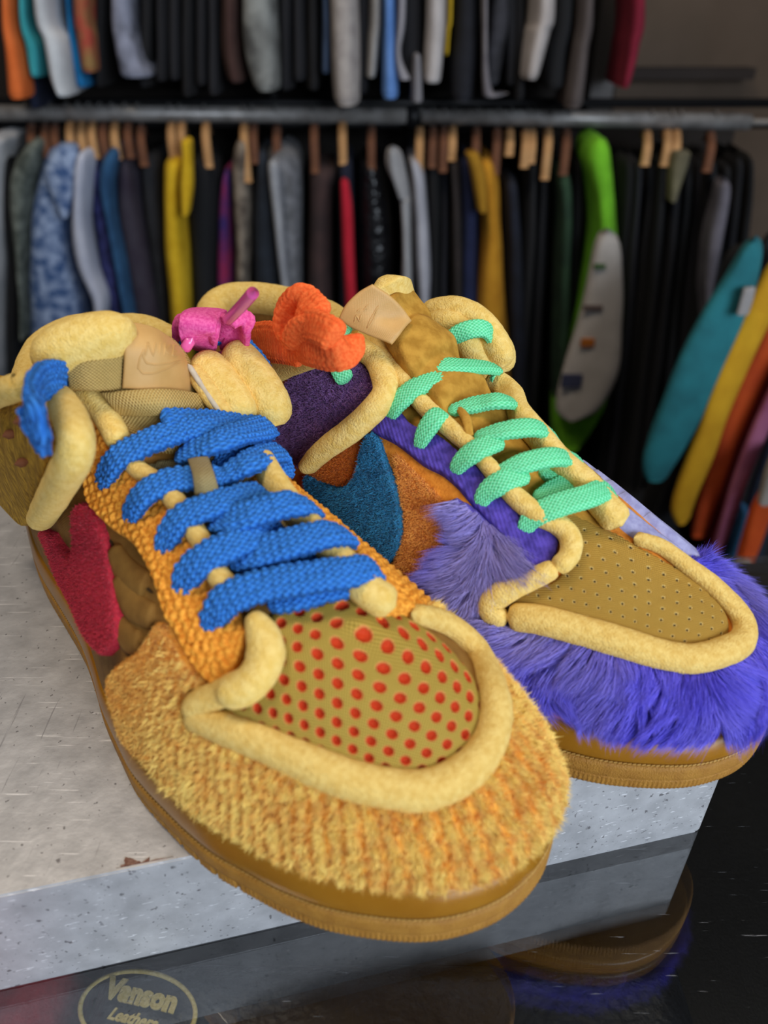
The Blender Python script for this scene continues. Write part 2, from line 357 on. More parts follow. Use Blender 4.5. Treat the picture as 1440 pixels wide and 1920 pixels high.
# ------------------------------------------------------------------ the metal riser and the glass counter
M_foam = mat('foam', 'D6AE5A', 'E4C270', rough=.95, nscale=500, bscale=1300, bump=.9, bdist=.0006, sheen=.3, sss=.0)
def block():
    a = .2265; e = np.array([math.cos(a), math.sin(a)]); nb = np.array([-e[1], e[0]])
    c = np.array([.134, .186]); L = .42; D = .268; hz = .055; r = .004
    p = [c-e*L, c-e*r, c+nb*r, c+nb*D, c-e*L+nb*D]
    prof = []
    cs = [c-e*L]+[c-e*r*1.2-nb*0+(-(-e*0))*0]+[]
    ctr = c-e*r+nb*r; arc = [ctr+r*(e*math.sin(t)-nb*math.cos(t)) for t in np.linspace(0, math.pi/2, 8)]
    loop = [c-e*L]+arc+[np.array([.118, .366]), np.array([-.30, .369])]
    bm = bmesh.new(); vb = [bm.verts.new((*q, -hz)) for q in loop]; vt = [bm.verts.new((*q, 0)) for q in loop]; n = len(loop)
    for i in range(n): bm.faces.new([vb[i], vb[(i+1) % n], vt[(i+1) % n], vt[i]])
    bm.faces.new(vt); bm.faces.new(vb[::-1])
    bmesh.ops.bevel(bm, geom=[ed for ed in bm.edges if len(set(round(v.co.z, 4) for v in ed.verts)) == 1], offset=.0007, segments=2, affect='EDGES')
    me = bpy.data.meshes.new('display_riser'); bm.to_mesh(me); bm.free()
    m = bpy.data.materials.new('scuffed_metal'); m.use_nodes = True; N = m.node_tree.nodes; Lk = m.node_tree.links; b = N['Principled BSDF']
    tc = N.new('ShaderNodeTexCoord'); o_ = tc.outputs['Object']
    def noise(sc, det, dist=0, stretch=None):
        x = N.new('ShaderNodeTexNoise'); x.inputs['Scale'].default_value = sc; x.inputs['Detail'].default_value = det; x.inputs['Distortion'].default_value = dist
        if stretch:
            mp = N.new('ShaderNodeMapping'); mp.inputs['Scale'].default_value = stretch[0]; mp.inputs['Rotation'].default_value = (0, 0, stretch[1]); Lk.new(o_, mp.inputs[0]); Lk.new(mp.outputs[0], x.inputs['Vector'])
        else: Lk.new(o_, x.inputs['Vector'])
        return x.outputs[0]
    def ramp(src, p0, c0, p1, c1):
        x = N.new('ShaderNodeValToRGB'); x.color_ramp.elements[0].position = p0; x.color_ramp.elements[0].color = c0; x.color_ramp.elements[1].position = p1; x.color_ramp.elements[1].color = c1; Lk.new(src, x.inputs[0]); return x.outputs[0]
    def mixc(f, a_, b_, typ='MIX'):
        x = N.new('ShaderNodeMix'); x.data_type = 'RGBA'; x.blend_type = typ
        if isinstance(f, float): x.inputs[0].default_value = f
        else: Lk.new(f, x.inputs[0])
        for k, q in ((6, a_), (7, b_)):
            if isinstance(q, tuple): x.inputs[k].default_value = q
            else: Lk.new(q, x.inputs[k])
        return x.outputs[2]
    base = ramp(noise(90, 8), .3, lin('ABABAD'), .7, lin('C8C8CA'))
    scr = ramp(noise(40, 2, .0, ((1, 22, 22), -.35)),   .67, (0, 0, 0, 1), .70, (1, 1, 1, 1))
    scr2 = ramp(noise(30, 2, .3, ((18, 1, 18), .5)), .68, (0, 0, 0, 1), .73, (1, 1, 1, 1))
    c1 = mixc(scr, base, lin('E4E4E6')); c1 = mixc(scr2, c1, lin('98979A'))
    pit = ramp(noise(420, 3), .66, (0, 0, 0, 1), .70, (1, 1, 1, 1)); c1 = mixc(pit, c1, lin('7A787A'))
    Lk.new(c1, b.inputs['Base Color']); b.inputs['Metallic'].default_value = .5; b.inputs['Roughness'].default_value = .48
    bp = N.new('ShaderNodeBump'); bp.inputs['Strength'].default_value = .35; bp.inputs['Distance'].default_value = .0004; Lk.new(noise(260, 4), bp.inputs['Height']); Lk.new(bp.outputs[0], b.inputs['Normal'])
    me.materials.append(m); root = bpy.data.objects.new('display_riser', me); COL.objects.link(root)
    tag(root, 'low scuffed aluminium riser block carrying both sneakers on the black counter', 'display stand')
    # chip of rust-brown on the front edge
    rs = mat('rust', '6E4A3C', '8C6A5A', rough=.9, nscale=900)
    V = []; q0 = atZ(262, 1628, 0)[:2]; ang = np.linspace(0, 2*np.pi, 40, endpoint=False)
    rad = .0042*(1+.35*np.sin(3*ang+1)+.25*np.sin(7*ang)+.15*np.sin(13*ang)); E2 = np.stack([np.cos(ang)*rad*1.5, np.sin(ang)*rad*.8], 1)
    Pn = q0+E2[:, :1]*e+E2[:, 1:]*nb
    lim = (Pn-c)@nb; Pn += nb*np.maximum(0, .0012-lim)[:, None]
    V = np.c_[Pn, np.full(40, .0002)]; V2 = np.c_[Pn, np.full(40, -.0003)]
    mesh_obj('rust_spot', np.r_[V, V2], [list(range(40))]+[[i, i+40, (i+1) % 40+40, (i+1) % 40] for i in range(40)], rs, root, smooth=False)
    return e, nb, c
BE, BN, BC = block()

def counter():
    g = bpy.data.materials.new('counter_glass'); g.use_nodes = True; N = g.node_tree.nodes; L = g.node_tree.links; N.remove(N['Principled BSDF'])
    out = N['Material Output']; tr = N.new('ShaderNodeBsdfTransparent'); tr.inputs[0].default_value = (.92, .94, .95, 1); gl = N.new('ShaderNodeBsdfGlossy'); gl.inputs['Roughness'].default_value = .02
    lw = N.new('ShaderNodeLayerWeight'); pw_ = N.new('ShaderNodeMath'); pw_.operation = 'POWER'; pw_.inputs[1].default_value = 3.0; L.new(lw.outputs['Facing'], pw_.inputs[0]); fr = N.new('ShaderNodeMath'); fr.operation = 'MULTIPLY_ADD'; fr.inputs[1].default_value = .85; fr.inputs[2].default_value = .13; L.new(pw_.outputs[0], fr.inputs[0]); mx = N.new('ShaderNodeMixShader')
    L.new(fr.outputs[0], mx.inputs[0]); L.new(tr.outputs[0], mx.inputs[1]); L.new(gl.outputs[0], mx.inputs[2])
    tc = N.new('ShaderNodeTexCoord'); vo = N.new('ShaderNodeTexNoise'); vo.inputs['Scale'].default_value = 60; vo.inputs['Detail'].default_value = 3
    mp = N.new('ShaderNodeMapping'); mp.inputs['Scale'].default_value = (1, 14, 1); mp.inputs['Rotation'].default_value = (0, 0, .6); L.new(tc.outputs['Object'], mp.inputs[0]); L.new(mp.outputs[0], vo.inputs['Vector'])
    rp = N.new('ShaderNodeValToRGB'); rp.color_ramp.elements[0].position = .71; rp.color_ramp.elements[1].position = .74; rp.color_ramp.elements[1].color = (.3, .3, .3, 1); L.new(vo.outputs[0], rp.inputs[0])
    df = N.new('ShaderNodeBsdfDiffuse'); df.inputs[0].default_value = (.5, .5, .52, 1); m2 = N.new('ShaderNodeMixShader'); L.new(rp.outputs[0], m2.inputs[0]); L.new(mx.outputs[0], m2.inputs[1]); L.new(df.outputs[0], m2.inputs[2]); L.new(m2.outputs[0], out.inputs[0])
    case = empty('display_counter', (0, .25, -.055)); tag(case, 'glossy black glass display counter under the metal riser', 'counter')
    def slab(name, x0, x1, y0, y1, z0, z1, m):
        V = [(x, y-.25, z+.055) for z in (z0, z1) for x, y in ((x0, y0), (x1, y0), (x1, y1), (x0, y1))]
        return mesh_obj(name, V, [[3, 2, 1, 0], [4, 5, 6, 7], [0, 1, 5, 4], [1, 2, 6, 5], [2, 3, 7, 6], [3, 0, 4, 7]], m, case, smooth=False)
    slab('glass_top', -.7, .75, -.25, .376, -.061, -.055, g)
    blk = mat('counter_black', '0B0B0C', '121213', rough=.5)
    slab('cabinet_base', -.7, .75, -.25, .376, -.9, -.13, blk)
    slab('side_panel', -.7, -.69, -.25, .376, -.13, -.061, blk); slab('side_panel', .74, .75, -.25, .376, -.13, -.061, blk); slab('back_panel', -.69, .74, .366, .376, -.13, -.061, blk)
    return case
counter()

# ------------------------------------------------------------------ shoes
M_gum = mat('gum_rubber', '95600E', '9E6A16', rough=.3, nscale=60, bscale=2500, bump=.12, bdist=.0002, spec=.5)
M_gumT = mat('gum_rubber_textured', '9C6A20', 'A87628', rough=.6, nscale=200, bscale=1800, bump=.9, bdist=.0005)
M_thread = mat('sole_thread', 'B98C42', 'C79C52', rough=.7, bump=0)
M_foam2 = mat('foam_bright', 'E0BA60', 'ECCC7A', rough=.95, nscale=400, bscale=1300, bump=.9, bdist=.0006, sheen=.3)
M_quilt = mat('brown_quilt_cloth', '80581F', '93692A', rough=.8, nscale=150, bump=.3, uvweave=(.9, .9), bdist=.0003)
M_webb = mat('tan_webbing', '9C7A3C', 'A98747', rough=.55, nscale=200, bump=.9, bdist=.0004, uvweave=(1.1, 1.1), wcol='D9B970')
M_webg = mat('olive_webbing', '756538', '847245', rough=.6, nscale=200, bump=.9, bdist=.0004, uvweave=(1.1, 1.1), wcol='B8A675')
M_label = mat('tan_satin_label', 'C79A5A', 'CFA263', rough=.5, nscale=120, bump=.25, bdist=.0002, uvweave=(.7, .7), sheen=.2)
M_weave = mat('orange_weave', 'D27A12', 'F6AC3C', rough=.8, nscale=900, bscale=1600, bump=.7, bdist=.0005, stretch=(1, 1, 1))
M_blue = mat('blue_lace', '0A4EA4', '1A66C0', rough=.9, nscale=1200, bscale=2400, bump=.8, bdist=.0006, sheen=.25, uvweave=(2.4, 1.9), wcol='3C8CE4')
M_green = mat('green_lace', '30B470', '40C47E', rough=.6, nscale=300, bscale=2000, bump=.4, bdist=.0004, sheen=.1, uvweave=(1.6, 1.4), wcol='8CEEBC')
M_pink = mat('pink_lace', 'D8418C', 'EE67A6', rough=.85, nscale=900, bscale=2200, bump=.5, bdist=.0003, sheen=.2)
M_pinkp = mat('pink_aglet', 'EA5FA2', rough=.25, bump=0, coat=.5)
M_orange = mat('orange_lace', 'EE5A1E', 'FB7636', rough=.85, nscale=900, bscale=2200, bump=.5, bdist=.0003, sheen=.2)
M_fib = mat_attr('dyed_fibre', rough=.75, sheen=.2, spec=.25)
M_dark = mat('dark_inside', '2A2418', rough=.9, bump=0)

def dotted(name, c1, c2, hole, pu, pv, rad, weave, roughness=.7, lip=None, bdist=.0006):
    m = bpy.data.materials.new(name); m.use_nodes = True; N = m.node_tree.nodes; L = m.node_tree.links; b = N['Principled BSDF']; b.inputs['Roughness'].default_value = roughness; b.inputs['Specular IOR Level'].default_value = .25
    tc = N.new('ShaderNodeTexCoord'); sp = N.new('ShaderNodeSeparateXYZ'); L.new(tc.outputs['UV'], sp.inputs[0])
    def M(op, *a):
        x = N.new('ShaderNodeMath'); x.operation = op
        for k, q in enumerate(a):
            if isinstance(q, (int, float)): x.inputs[k].default_value = q
            else: L.new(q, x.inputs[k])
        return x.outputs[0]
    def cell(ou, ov):
        a = M('SUBTRACT', M('FLOORED_MODULO', M('ADD', sp.outputs[0], ou), pu), pu/2); c = M('SUBTRACT', M('FLOORED_MODULO', M('ADD', sp.outputs[1], ov), pv), pv/2)
        return M('SQRT', M('ADD', M('MULTIPLY', a, a), M('MULTIPLY', c, c)))
    d = M('MINIMUM', cell(0, 0), cell(pu/2, pv/2))
    mr = N.new('ShaderNodeMapRange'); mr.inputs['From Min'].default_value = rad-.12; mr.inputs['From Max'].default_value = rad+.12; L.new(d, mr.inputs[0])
    # thread weave
    wv = M('MULTIPLY', M('SINE', M('MULTIPLY', M('ADD', sp.outputs[0], M('MULTIPLY', sp.outputs[1], .25)), 6.2832/weave)), M('SINE', M('MULTIPLY', sp.outputs[1], 6.2832/weave)))
    nz = N.new('ShaderNodeMix'); nz.data_type = 'RGBA'; nz.inputs[6].default_value = lin(c1); nz.inputs[7].default_value = lin(c2); L.new(M('MULTIPLY_ADD', wv, .5, .5), nz.inputs[0])
    col = nz.outputs[2]
    if lip:
        l2 = N.new('ShaderNodeMapRange'); l2.inputs['From Min'].default_value = rad+.1; l2.inputs['From Max'].default_value = rad+.45; L.new(d, l2.inputs[0])
        q = N.new('ShaderNodeMix'); q.data_type = 'RGBA'; q.inputs[6].default_value = lin(lip); L.new(col, q.inputs[7]); L.new(l2.outputs[0], q.inputs[0]); col = q.outputs[2]
    mx = N.new('ShaderNodeMix'); mx.data_type = 'RGBA'; mx.inputs[6].default_value = lin(hole); L.new(col, mx.inputs[7]); L.new(mr.outputs[0], mx.inputs[0]); L.new(mx.outputs[2], b.inputs['Base Color'])
    h = M('ADD', M('MULTIPLY', wv, .25), mr.outputs[0]); bp = N.new('ShaderNodeBump'); bp.inputs['Strength'].default_value = .8; bp.inputs['Distance'].default_value = bdist; L.new(h, bp.inputs['Height']); L.new(bp.outputs[0], b.inputs['Normal'])
    return m
def hexd(V2, pu, pv):
    q = V2*1000
    def cell(ou, ov): a = (q[:, 0]+ou) % pu-pu/2; c = (q[:, 1]+ov) % pv-pv/2; return np.hypot(a, c)
    return np.minimum(cell(0, 0), cell(pu/2, pv/2))

def sole(s):
    P = s.out; On = s.outn; n = len(P); x = P[:, 0]; spr = .0*np.clip((x-.22)/.08, 0, 1)**2
    seg = np.r_[0, np.cumsum(np.linalg.norm(np.diff(np.r_[P, P[:1]], axis=0), axis=1))]
    def dense(k=6):
        Q = catmull(P, k, True); t = np.roll(Q, -1, 0)-np.roll(Q, 1, 0); nn = unit(np.stack([t[:, 1], -t[:, 0]], 1)); c = Q.mean(0); nn *= np.sign(((Q-c)*nn).sum(1).mean()); return Q, nn
    def loft(name, prof, m, bumpf=None, k=4):
        Q, nn = dense(k); spq = .0004*np.clip((Q[:, 0]-.22)/.08, 0, 1)**2; V = []
        sl = np.r_[0, np.cumsum(np.linalg.norm(np.diff(Q, axis=0), axis=1))]
        for (o_, z, up) in prof:
            oo = np.full(len(Q), o_/1000.); zz = np.full(len(Q), z/1000.)
            if bumpf: oo = oo+bumpf(Q, sl, z, o_)
            V.append(np.c_[Q+nn*oo[:, None], zz+spq*up])
        V = np.array(V).transpose(1, 0, 2); a, b = V.shape[:2]; F = grid_faces(a, b, cu=True).tolist(); F.append([i*b for i in range(a)][::-1]); F.append([i*b+b-1 for i in range(a)])
        return mesh_obj(name, V.reshape(-1, 3), F, m, s.root)
    def tread(Q, sl, z, o_):
        side = (Q[:, 1] < 0) & (Q[:, 0] > .05); g = np.clip((.255-Q[:, 0])/.02, 0, 1)*side
        low = 1 if z < 6 else 0
        saw = -.0020*(((sl/.0085) % 1) < .22)*g*low
        rib = .00012*np.sin(sl/.0016*6.283)*(Q[:, 0] > .2)*(z < 5.5)
        return saw+rib
    loft('outsole', [(-6, .2, 1), (-1.5, .2, 1), (-.6, .7, 1), (-.1, 2, 1), (0, 3.5, 1), (.1, 5.2, 1), (.2, 5.6, .9), (-.15, 5.9, .9), (.1, 6.2, .9), (.3, 8, .7), (.3, 11, .5), (.15, 12.2, .3), (-.5, 12.9, .3), (-2.5, 13.1, .3), (-8, 13.1, .3)], M_gumT, tread, 5)
    loft('midsole', [(-8, 12.0, .2), (-1.6, 12.4, .2), (-1.4, 13.6, .2), (-.6, 14.2, .2), (-.2, 15.5, .2), (-.1, 18, .1), (-.3, 21, 0), (-.8, 24, 0), (-1.6, 26, 0), (-2.8, 26.8, 0), (-5, 26.6, 0), (-12, 25, 0)], M_gum, None, 3)
    # stitching in the groove
    Q, nn = dense(6); rs, sl = resample(np.r_[Q, Q[:1]], .0016); V = []; F = []
    for i in range(len(rs)-1):
        p = rs[i]; t = unit(rs[i+1]-rs[i]); c = P.mean(0); o_ = np.array([t[1], -t[0]]); o_ *= np.sign((p-c)@o_); b = len(V)
        q = p+o_*(-.0006)
        for kk in (-1, 1):
            for j in range(5):
                an = j*1.2566; r = .00035; V.append([*(q+t*kk*.00062+o_*r*math.cos(an)), .0136+kk*.00022+r*math.sin(an)])
        for j in range(5): F.append([b+j, b+(j+1) % 5, b+5+(j+1) % 5, b+5+j])
    o = mesh_obj('sole_stitching', V, F, M_thread, s.root); o['kind'] = 'stuff'

def emboss(s, part, lines, w, m=None):
    """thin raised strokes lying on a named part's surface"""
    o = [c for c in s.root.children if c.name.startswith(part)][0]; me = o.data
    bv = BVHTree.FromPolygons([v.co[:] for v in me.vertices], [list(p.vertices) for p in me.polygons])
    for q in lines:
        P = []
        L = resample(np.array(q, float), 4)[0]
        for u, v in L:
            h = bv.ray_cast(Vector(s.cam), Vector(s.ldir(u, v)), 2)
            if h[0] is not None: P.append(np.array(h[0]))
        if len(P) > 1: tube(s, 'label_mark', np.array(P), w, w, m or M_label, parent=o, ns=6, noise=0, N=unit(s.cam-P[0]), step=.0008)
def rail(a, b, n=6): return [a*(1-t)+b*t for t in np.linspace(0, 1, n)]

# ------------------------------------------------------------------ the yellow sneaker
Y = Shoe('sneaker', (.6, -.8), .080, -.378, [0, 45, 80, 120, 150, 170, 200, 233, 245, 265, 285, 305], [88, 100, 118, 119, 108, 102, 97, 87, 82, 72, 63, 57])
tag(Y.root, 'yellow and orange low sneaker with blue laces and red-dotted toe, nearest the camera', 'shoe', 'pair of colourful sneakers on the riser')
def build_yellow(s):
    hole = catmull(np.array([[.03, -.035], [.06, -.05], [.10, -.045], [.128, -.02], [.132, 0], [.128, .025], [.10, .05], [.06, .055], [.03, .04], [.015, 0]]), 5, True)
    s.build_body(M_quilt, hole)
    sole(s)
    M_toe = dotted('perforated_toe_mesh', '806A22', 'C2A248', 'C0380E', 7.8, 5.9, 1.32, 1.0, lip='D9864A')
    T = [(545, 1120), (640, 1108), (700, 1122), (765, 1143), (835, 1190), (890, 1250), (915, 1320), (905, 1390), (860, 1445), (800, 1472), (720, 1470), (620, 1440), (540, 1402), (460, 1368), (400, 1342), (430, 1310), (480, 1270), (495, 1210), (500, 1150)]
    def dd(V2, D): return .0028*np.clip(D/.02, 0, 1)**.7 - .0014*np.clip((1.35-hexd(V2, 7.8, 5.9))/.35, 0, 1)
    panel(s, 'toe_mesh', s.poly(T, .003), M_toe, lift=.0012, edge=.003, step=.0006, disp=dd)
    # mudguard of chenille knit
    fo = s.flat_outline(-.0035); th = [(290, 1163), (262, 1215), (195, 1268)]
    G = [(195, 1268), (225, 1350), (262, 1415), (320, 1480), (400, 1545), (500, 1605), (620, 1655), (740, 1685), (840, 1675), (920, 1640), (985, 1580), (1025, 1490)]
    lo = [s.pickf(u, v, .003) for u, v in G]
    ob = np.array([p for p in fo]);
    def rim(f): return ob[np.argmin(np.linalg.norm(ob-f, axis=1))]
    i0 = np.argmin(np.linalg.norm(ob-lo[0], axis=1)); i1 = np.argmin(np.linalg.norm(ob-np.array([.2, .12]), axis=1))
    arc = ob[i0:i1][::3]
    inner = [('F', 205, 75), ('F', 232, 60), (790, 1140), (850, 1180), (900, 1235), (930, 1300), (930, 1370), (895, 1435), (830, 1485), (740, 1495), (640, 1465), (540, 1425), (450, 1390), (380, 1365), (345, 1342), (350, 1312), (378, 1292), (392, 1285), (352, 1245), (325, 1200), (302, 1165)]
    inn = [np.array(p[1:])/1000. if isinstance(p[0], str) else s.pickf(*p, .003) for p in inner]
    poly = np.array([lo[0]]+list(arc[2:])+inn+[s.pickf(u, v, .002) for u, v in th[:2]])
    def md(V2, D): P = s.S0(V2); return vnoise(P, 160, 4)*.0005
    M_mud = mat('chenille_knit', 'DE8A1E', 'F0B248', rough=.95, nscale=300, bscale=1200, bump=.6, bdist=.0008)
    panel(s, 'toe_mudguard', poly, M_mud, lift=.0032, edge=.003, step=.0015, disp=md)
    V2, P, N, F = s.last; n = 110000; Pp, fi = scatter(P, F, n); NN = N[F[fi, 0]]
    # rows of tufts run down the toe wall
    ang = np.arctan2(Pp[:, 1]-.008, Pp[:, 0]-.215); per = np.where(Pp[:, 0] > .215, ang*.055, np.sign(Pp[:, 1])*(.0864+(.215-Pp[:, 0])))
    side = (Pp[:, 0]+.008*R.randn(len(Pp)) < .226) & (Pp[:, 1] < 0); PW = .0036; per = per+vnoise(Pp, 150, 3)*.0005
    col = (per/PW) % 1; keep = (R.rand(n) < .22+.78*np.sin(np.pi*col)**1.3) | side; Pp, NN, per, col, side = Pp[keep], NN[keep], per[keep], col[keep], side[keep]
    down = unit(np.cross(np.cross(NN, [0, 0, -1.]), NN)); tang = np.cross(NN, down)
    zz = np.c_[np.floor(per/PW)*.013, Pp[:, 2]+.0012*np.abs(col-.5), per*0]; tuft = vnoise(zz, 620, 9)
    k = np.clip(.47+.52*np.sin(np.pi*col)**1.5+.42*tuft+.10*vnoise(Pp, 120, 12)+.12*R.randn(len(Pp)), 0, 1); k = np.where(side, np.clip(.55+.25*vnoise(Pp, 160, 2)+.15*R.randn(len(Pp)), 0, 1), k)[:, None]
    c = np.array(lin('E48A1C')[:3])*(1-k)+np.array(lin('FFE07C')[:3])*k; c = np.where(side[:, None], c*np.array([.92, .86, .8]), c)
    q = vnoise(Pp, 400, 5)[:, None]*.5; ln = np.where(side, .0009, .0016+.0006*np.sin(np.pi*col))*(.7+.6*R.rand(len(Pp)))
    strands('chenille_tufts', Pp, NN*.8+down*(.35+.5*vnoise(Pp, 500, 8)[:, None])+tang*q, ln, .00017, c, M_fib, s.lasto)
    # toe foam piping
    Pp = s.pts([(772, 1150), (838, 1172), (893, 1225), (925, 1290), (929, 1350), (908, 1410), (862, 1455), (790, 1483), (700, 1474), (600, 1441), (500, 1397), (425, 1368), (372, 1350), (350, 1335)], .0025)
    tube(s, 'foam_piping', Pp, [.0028, .0042, .0048, .0050, .0053, .0055, .0056, .0056, .0054, .005, .0046, .0038], [.0032, .0038, .004, .004, .004, .004, .004, .004, .004, .0038, .0034, .003], M_foam, label='pale yellow foam roll edging the toe mesh')
    tube(s, 'foam_piping', s.pts([(352, 1340), (372, 1318), (410, 1302), (450, 1283), (470, 1272)], .0028), [.003, .0038, .0042, .004], .0035, M_foam)
    # woven eyestay, lateral
    E = [(150, 905), (163, 950), (200, 990), (243, 1020), (275, 1075), (300, 1150), (325, 1197), (350, 1240), (392, 1287), (425, 1275), (448, 1240), (462, 1190), (455, 1150), (430, 1110), (380, 1040), (330, 955), (262, 892), (215, 830), (180, 780), (130, 740), (140, 800), (150, 850)]
    def wv(V2, D):
        a = V2[:, 0]*1000+V2[:, 1]*450; b = V2[:, 1]*1000-V2[:, 0]*450; a = a+.5*vnoise(s.S0(V2), 200, 6); return .0012*np.abs(np.sin(a/3.0*np.pi))**.6*np.abs(np.sin(b/4.4*np.pi+(np.floor(a/3.0) % 2)*1.57))**.6+vnoise(s.S0(V2), 1300, 3)*.0005
    panel(s, 'eyestay', s.poly(E, .004), M_weave, lift=.0035, edge=.0015, step=.0006, disp=wv, label='orange basket-woven eyestay')
    E2 = [(470, 890), (500, 930), (555, 985), (600, 1035), (640, 1090), (690, 1135), (740, 1150), ('F', 243, 46), ('F', 215, 62), ('F', 185, 66), ('F', 160, 68), ('F', 130, 60), ('F', 145, 36)]
    panel(s, 'eyestay', s.poly(E2, .004), M_weave, lift=.0035, edge=.0015, step=.0008, disp=wv)
    # foam on the eyestays
    fl = 'pale yellow foam roll along the throat'
    tube(s, 'foam_edge', s.pts([(472, 1150, 5), (492, 1190, 5), (497, 1235, 5), (478, 1275, 5), (440, 1298, 5), (408, 1292, 5)], .005), [.0026, .0048, .0056, .0052, .005, .004], .0042, M_foam2, label='foam roll wrapping the eyestay tip')
    tube(s, 'foam_edge', s.pts([(440, 1115), (410, 1080), (385, 1030), (358, 985), (325, 935), (295, 905), (262, 880), (230, 850)], .005), .0034, .0036, M_foam)
    tube(s, 'foam_edge', s.pts([(228, 838), (195, 775), (160, 735), (120, 718), (100, 725)], .006), [.004, .0046, .005, .0048, .003], .0045, M_foam2, label='foam roll above the first lace')
    tube(s, 'foam_edge', s.pts([(490, 860), (512, 905), (555, 955), (598, 1003), (645, 1060), (690, 1108), (742, 1138)], .006), [.0036, .0042, .0042, .0044, .005, .0055, .0052], .005, M_foam2)
    # red swoosh, both sides
    M_red = mat('red_terry', 'B41C30', 'CC3244', rough=.95, nscale=900, bscale=2500, bump=.6, bdist=.0004, sheen=.3)
    Sw = [(143, 945), (160, 942), (180, 965), (200, 1020), (213, 1090), (221, 1150), (221, 1200), (205, 1227), (185, 1226), (150, 1170), (118, 1105), (92, 1040), (74, 996), (90, 996), (112, 1020), (132, 1040), (138, 1020), (135, 975)]
    panel(s, 'swoosh', s.poly(Sw, .002, n=5), M_red, lift=.0028, edge=.0016, step=.001, label='red terry swoosh'); V2, P, N, F = s.last
    Pp, fi = scatter(P, F, 14000); kk = R.rand(len(Pp))[:, None]
    strands('terry_pile', Pp, N[F[fi, 0]]+R.randn(len(Pp), 3)*.35, .0010*(.6+.6*R.rand(len(Pp))), .00014, np.array(lin('A8182E')[:3])*(1-kk)+np.array(lin('CC3648')[:3])*kk, M_fib, s.lasto)
    panel(s, 'swoosh', catmull(np.array([[.21, .088], [.19, .098], [.15, .092], [.10, .085], [.08, .083], [.10, .076], [.14, .070], [.16, .058], [.175, .060], [.195, .072]]), 4, True), M_red, lift=.0028, edge=.0016, step=.0016)
    panel(s, 'medial_panel', catmull(np.array([[.235, .062], [.235, .09], [.2, .105], [.16, .1], [.16, .07], [.2, .066]]), 3, True), M_mud, lift=.0022, step=.002)
    # quilted ribs on the visible side panel
    for q in ([(232, 1045), (262, 1090), (288, 1112)], [(222, 1115), (262, 1165), (292, 1180)], [(218, 1205), (240, 1225), (262, 1240)], [(205, 1010), (222, 1040), (235, 1050)]):
        tube(s, 'quilt_seam', s.pts(q, .0002), .0005, .0005, mat('seam', '3E2A10', rough=.9, bump=0) if 'seam' not in bpy.data.materials else bpy.data.materials['seam'], noise=0, ns=6)
    for q in ([(212, 1030), (240, 1075), (283, 1100)], [(222, 1080), (250, 1135), (296, 1160)], [(222, 1165), (245, 1200), (272, 1205)]):
        tube(s, 'quilt_channel', s.pts(q, -.0002), [.0035, .0048, .004], .0022, M_quilt, ns=16)
    # ankle flap
    M_flap = mat('mustard_corduroy', '8E6614', 'C4962C', rough=.9, nscale=260, bscale=900, bump=.8, bdist=.001, stretch=(3, 3, .7))
    fp = [[('Y', -70, 700, -44), ('Y', -40, 800, -49), ('Y', -20, 900, -48), ('Y', 55, 985, -43)], [('Y', -20, 705, -38), ('Y', 20, 800, -44), ('Y', 30, 890, -45), ('Y', 68, 975, -42)], [('Y', 60, 735, -31), ('Y', 100, 790, -37), ('Y', 100, 870, -40), ('Y', 80, 955, -41.5)]]
    def cord(gu, gv): return .0006*np.abs(np.sin(gu*26))
    patch(s, 'ankle_flap', fp, M_flap, thick=.006, nu=80, nv=40, disp=cord, label='mustard corduroy ankle flap')
    tube(s, 'foam_edge', s.pts([('Y', -60, 760, -48), ('Y', -10, 742, -46), ('Y', 28, 728, -43), ('Y', 60, 720, -38), ('Y', 85, 722, -34)]), .0045, .0045, M_foam2, N=np.array([0, -1., .3]))
    tube(s, 'foam_edge', s.pts([('Y', 85, 728, -29), ('Y', 118, 760, -32), ('Y', 141, 812, -36), ('Y', 138, 860, -39), ('Y', 108, 915, -42), ('Y', 75, 975, -44)]), [.0045, .005, .0056, .0056, .0054, .0048], .0052, M_foam2, N=np.array([.4, -1., .3]))
    for u, v in ((37, 790), (38, 868), (15, 815)):
        p = s.pts([('Y', u, v, -47.5)])[0]; tube(s, 'eyelet', np.array([p+[0, -.002, 0], p+[0, .003, 0]]), .0016, .0016, mat('eyelet_red', '6A3A1C', rough=.8, bump=0), ns=10, noise=0, N=np.array([0, 0, 1.]))
    # blue lace over the flap
    lace(s, 'lace', s.pts([('Y', 75, 832, -47), ('Y', 64, 790, -49), ('Y', 62, 750, -45), ('Y', 76, 718, -38), ('Y', 106, 712, -31), ('Y', 118, 722, -25)]), .0060, .0014, M_blue, N=[np.array([.2, -1, .1]), np.array([.2, -1, .2]), np.array([.3, -1, .4]), np.array([.4, -.6, .9])])
    # laces across the throat
    W = .0048; H1, H2 = 9, 11
    def bar(pts, h=9, tw=None, w=W, ends=(0, 0)): lace(s, 'lace', s.pts([(p[0], p[1], p[2] if len(p) > 2 else h) for p in pts]), w, .0015, M_blue, tw=tw)
    bar([(198, 925, 1), (197, 893, 5), (222, 858, 8), (280, 828), (340, 808), (400, 797, 8), (455, 790, 6)], 9)
    bar([(330, 862, 3), (370, 842, 8), (430, 822, 12), (480, 812, 12), (510, 812, 9), (522, 828, 4)], 10)
    bar([(248, 990, 1), (250, 955, 5), (278, 920, 8), (330, 900, 8), (385, 897, 7), (420, 890, 7)], 8)
    bar([(405, 905, 5), (440, 882, 8), (480, 862, 10), (515, 860, 9), (540, 885, 4)], 9)
    bar([(400, 880, 3), (440, 855, 5), (480, 838, 5)], 4)
    bar([(308, 1048, 1), (312, 1010, 5), (340, 972, 8), (395, 948), (450, 932, 8), (500, 922, 5)], 9)
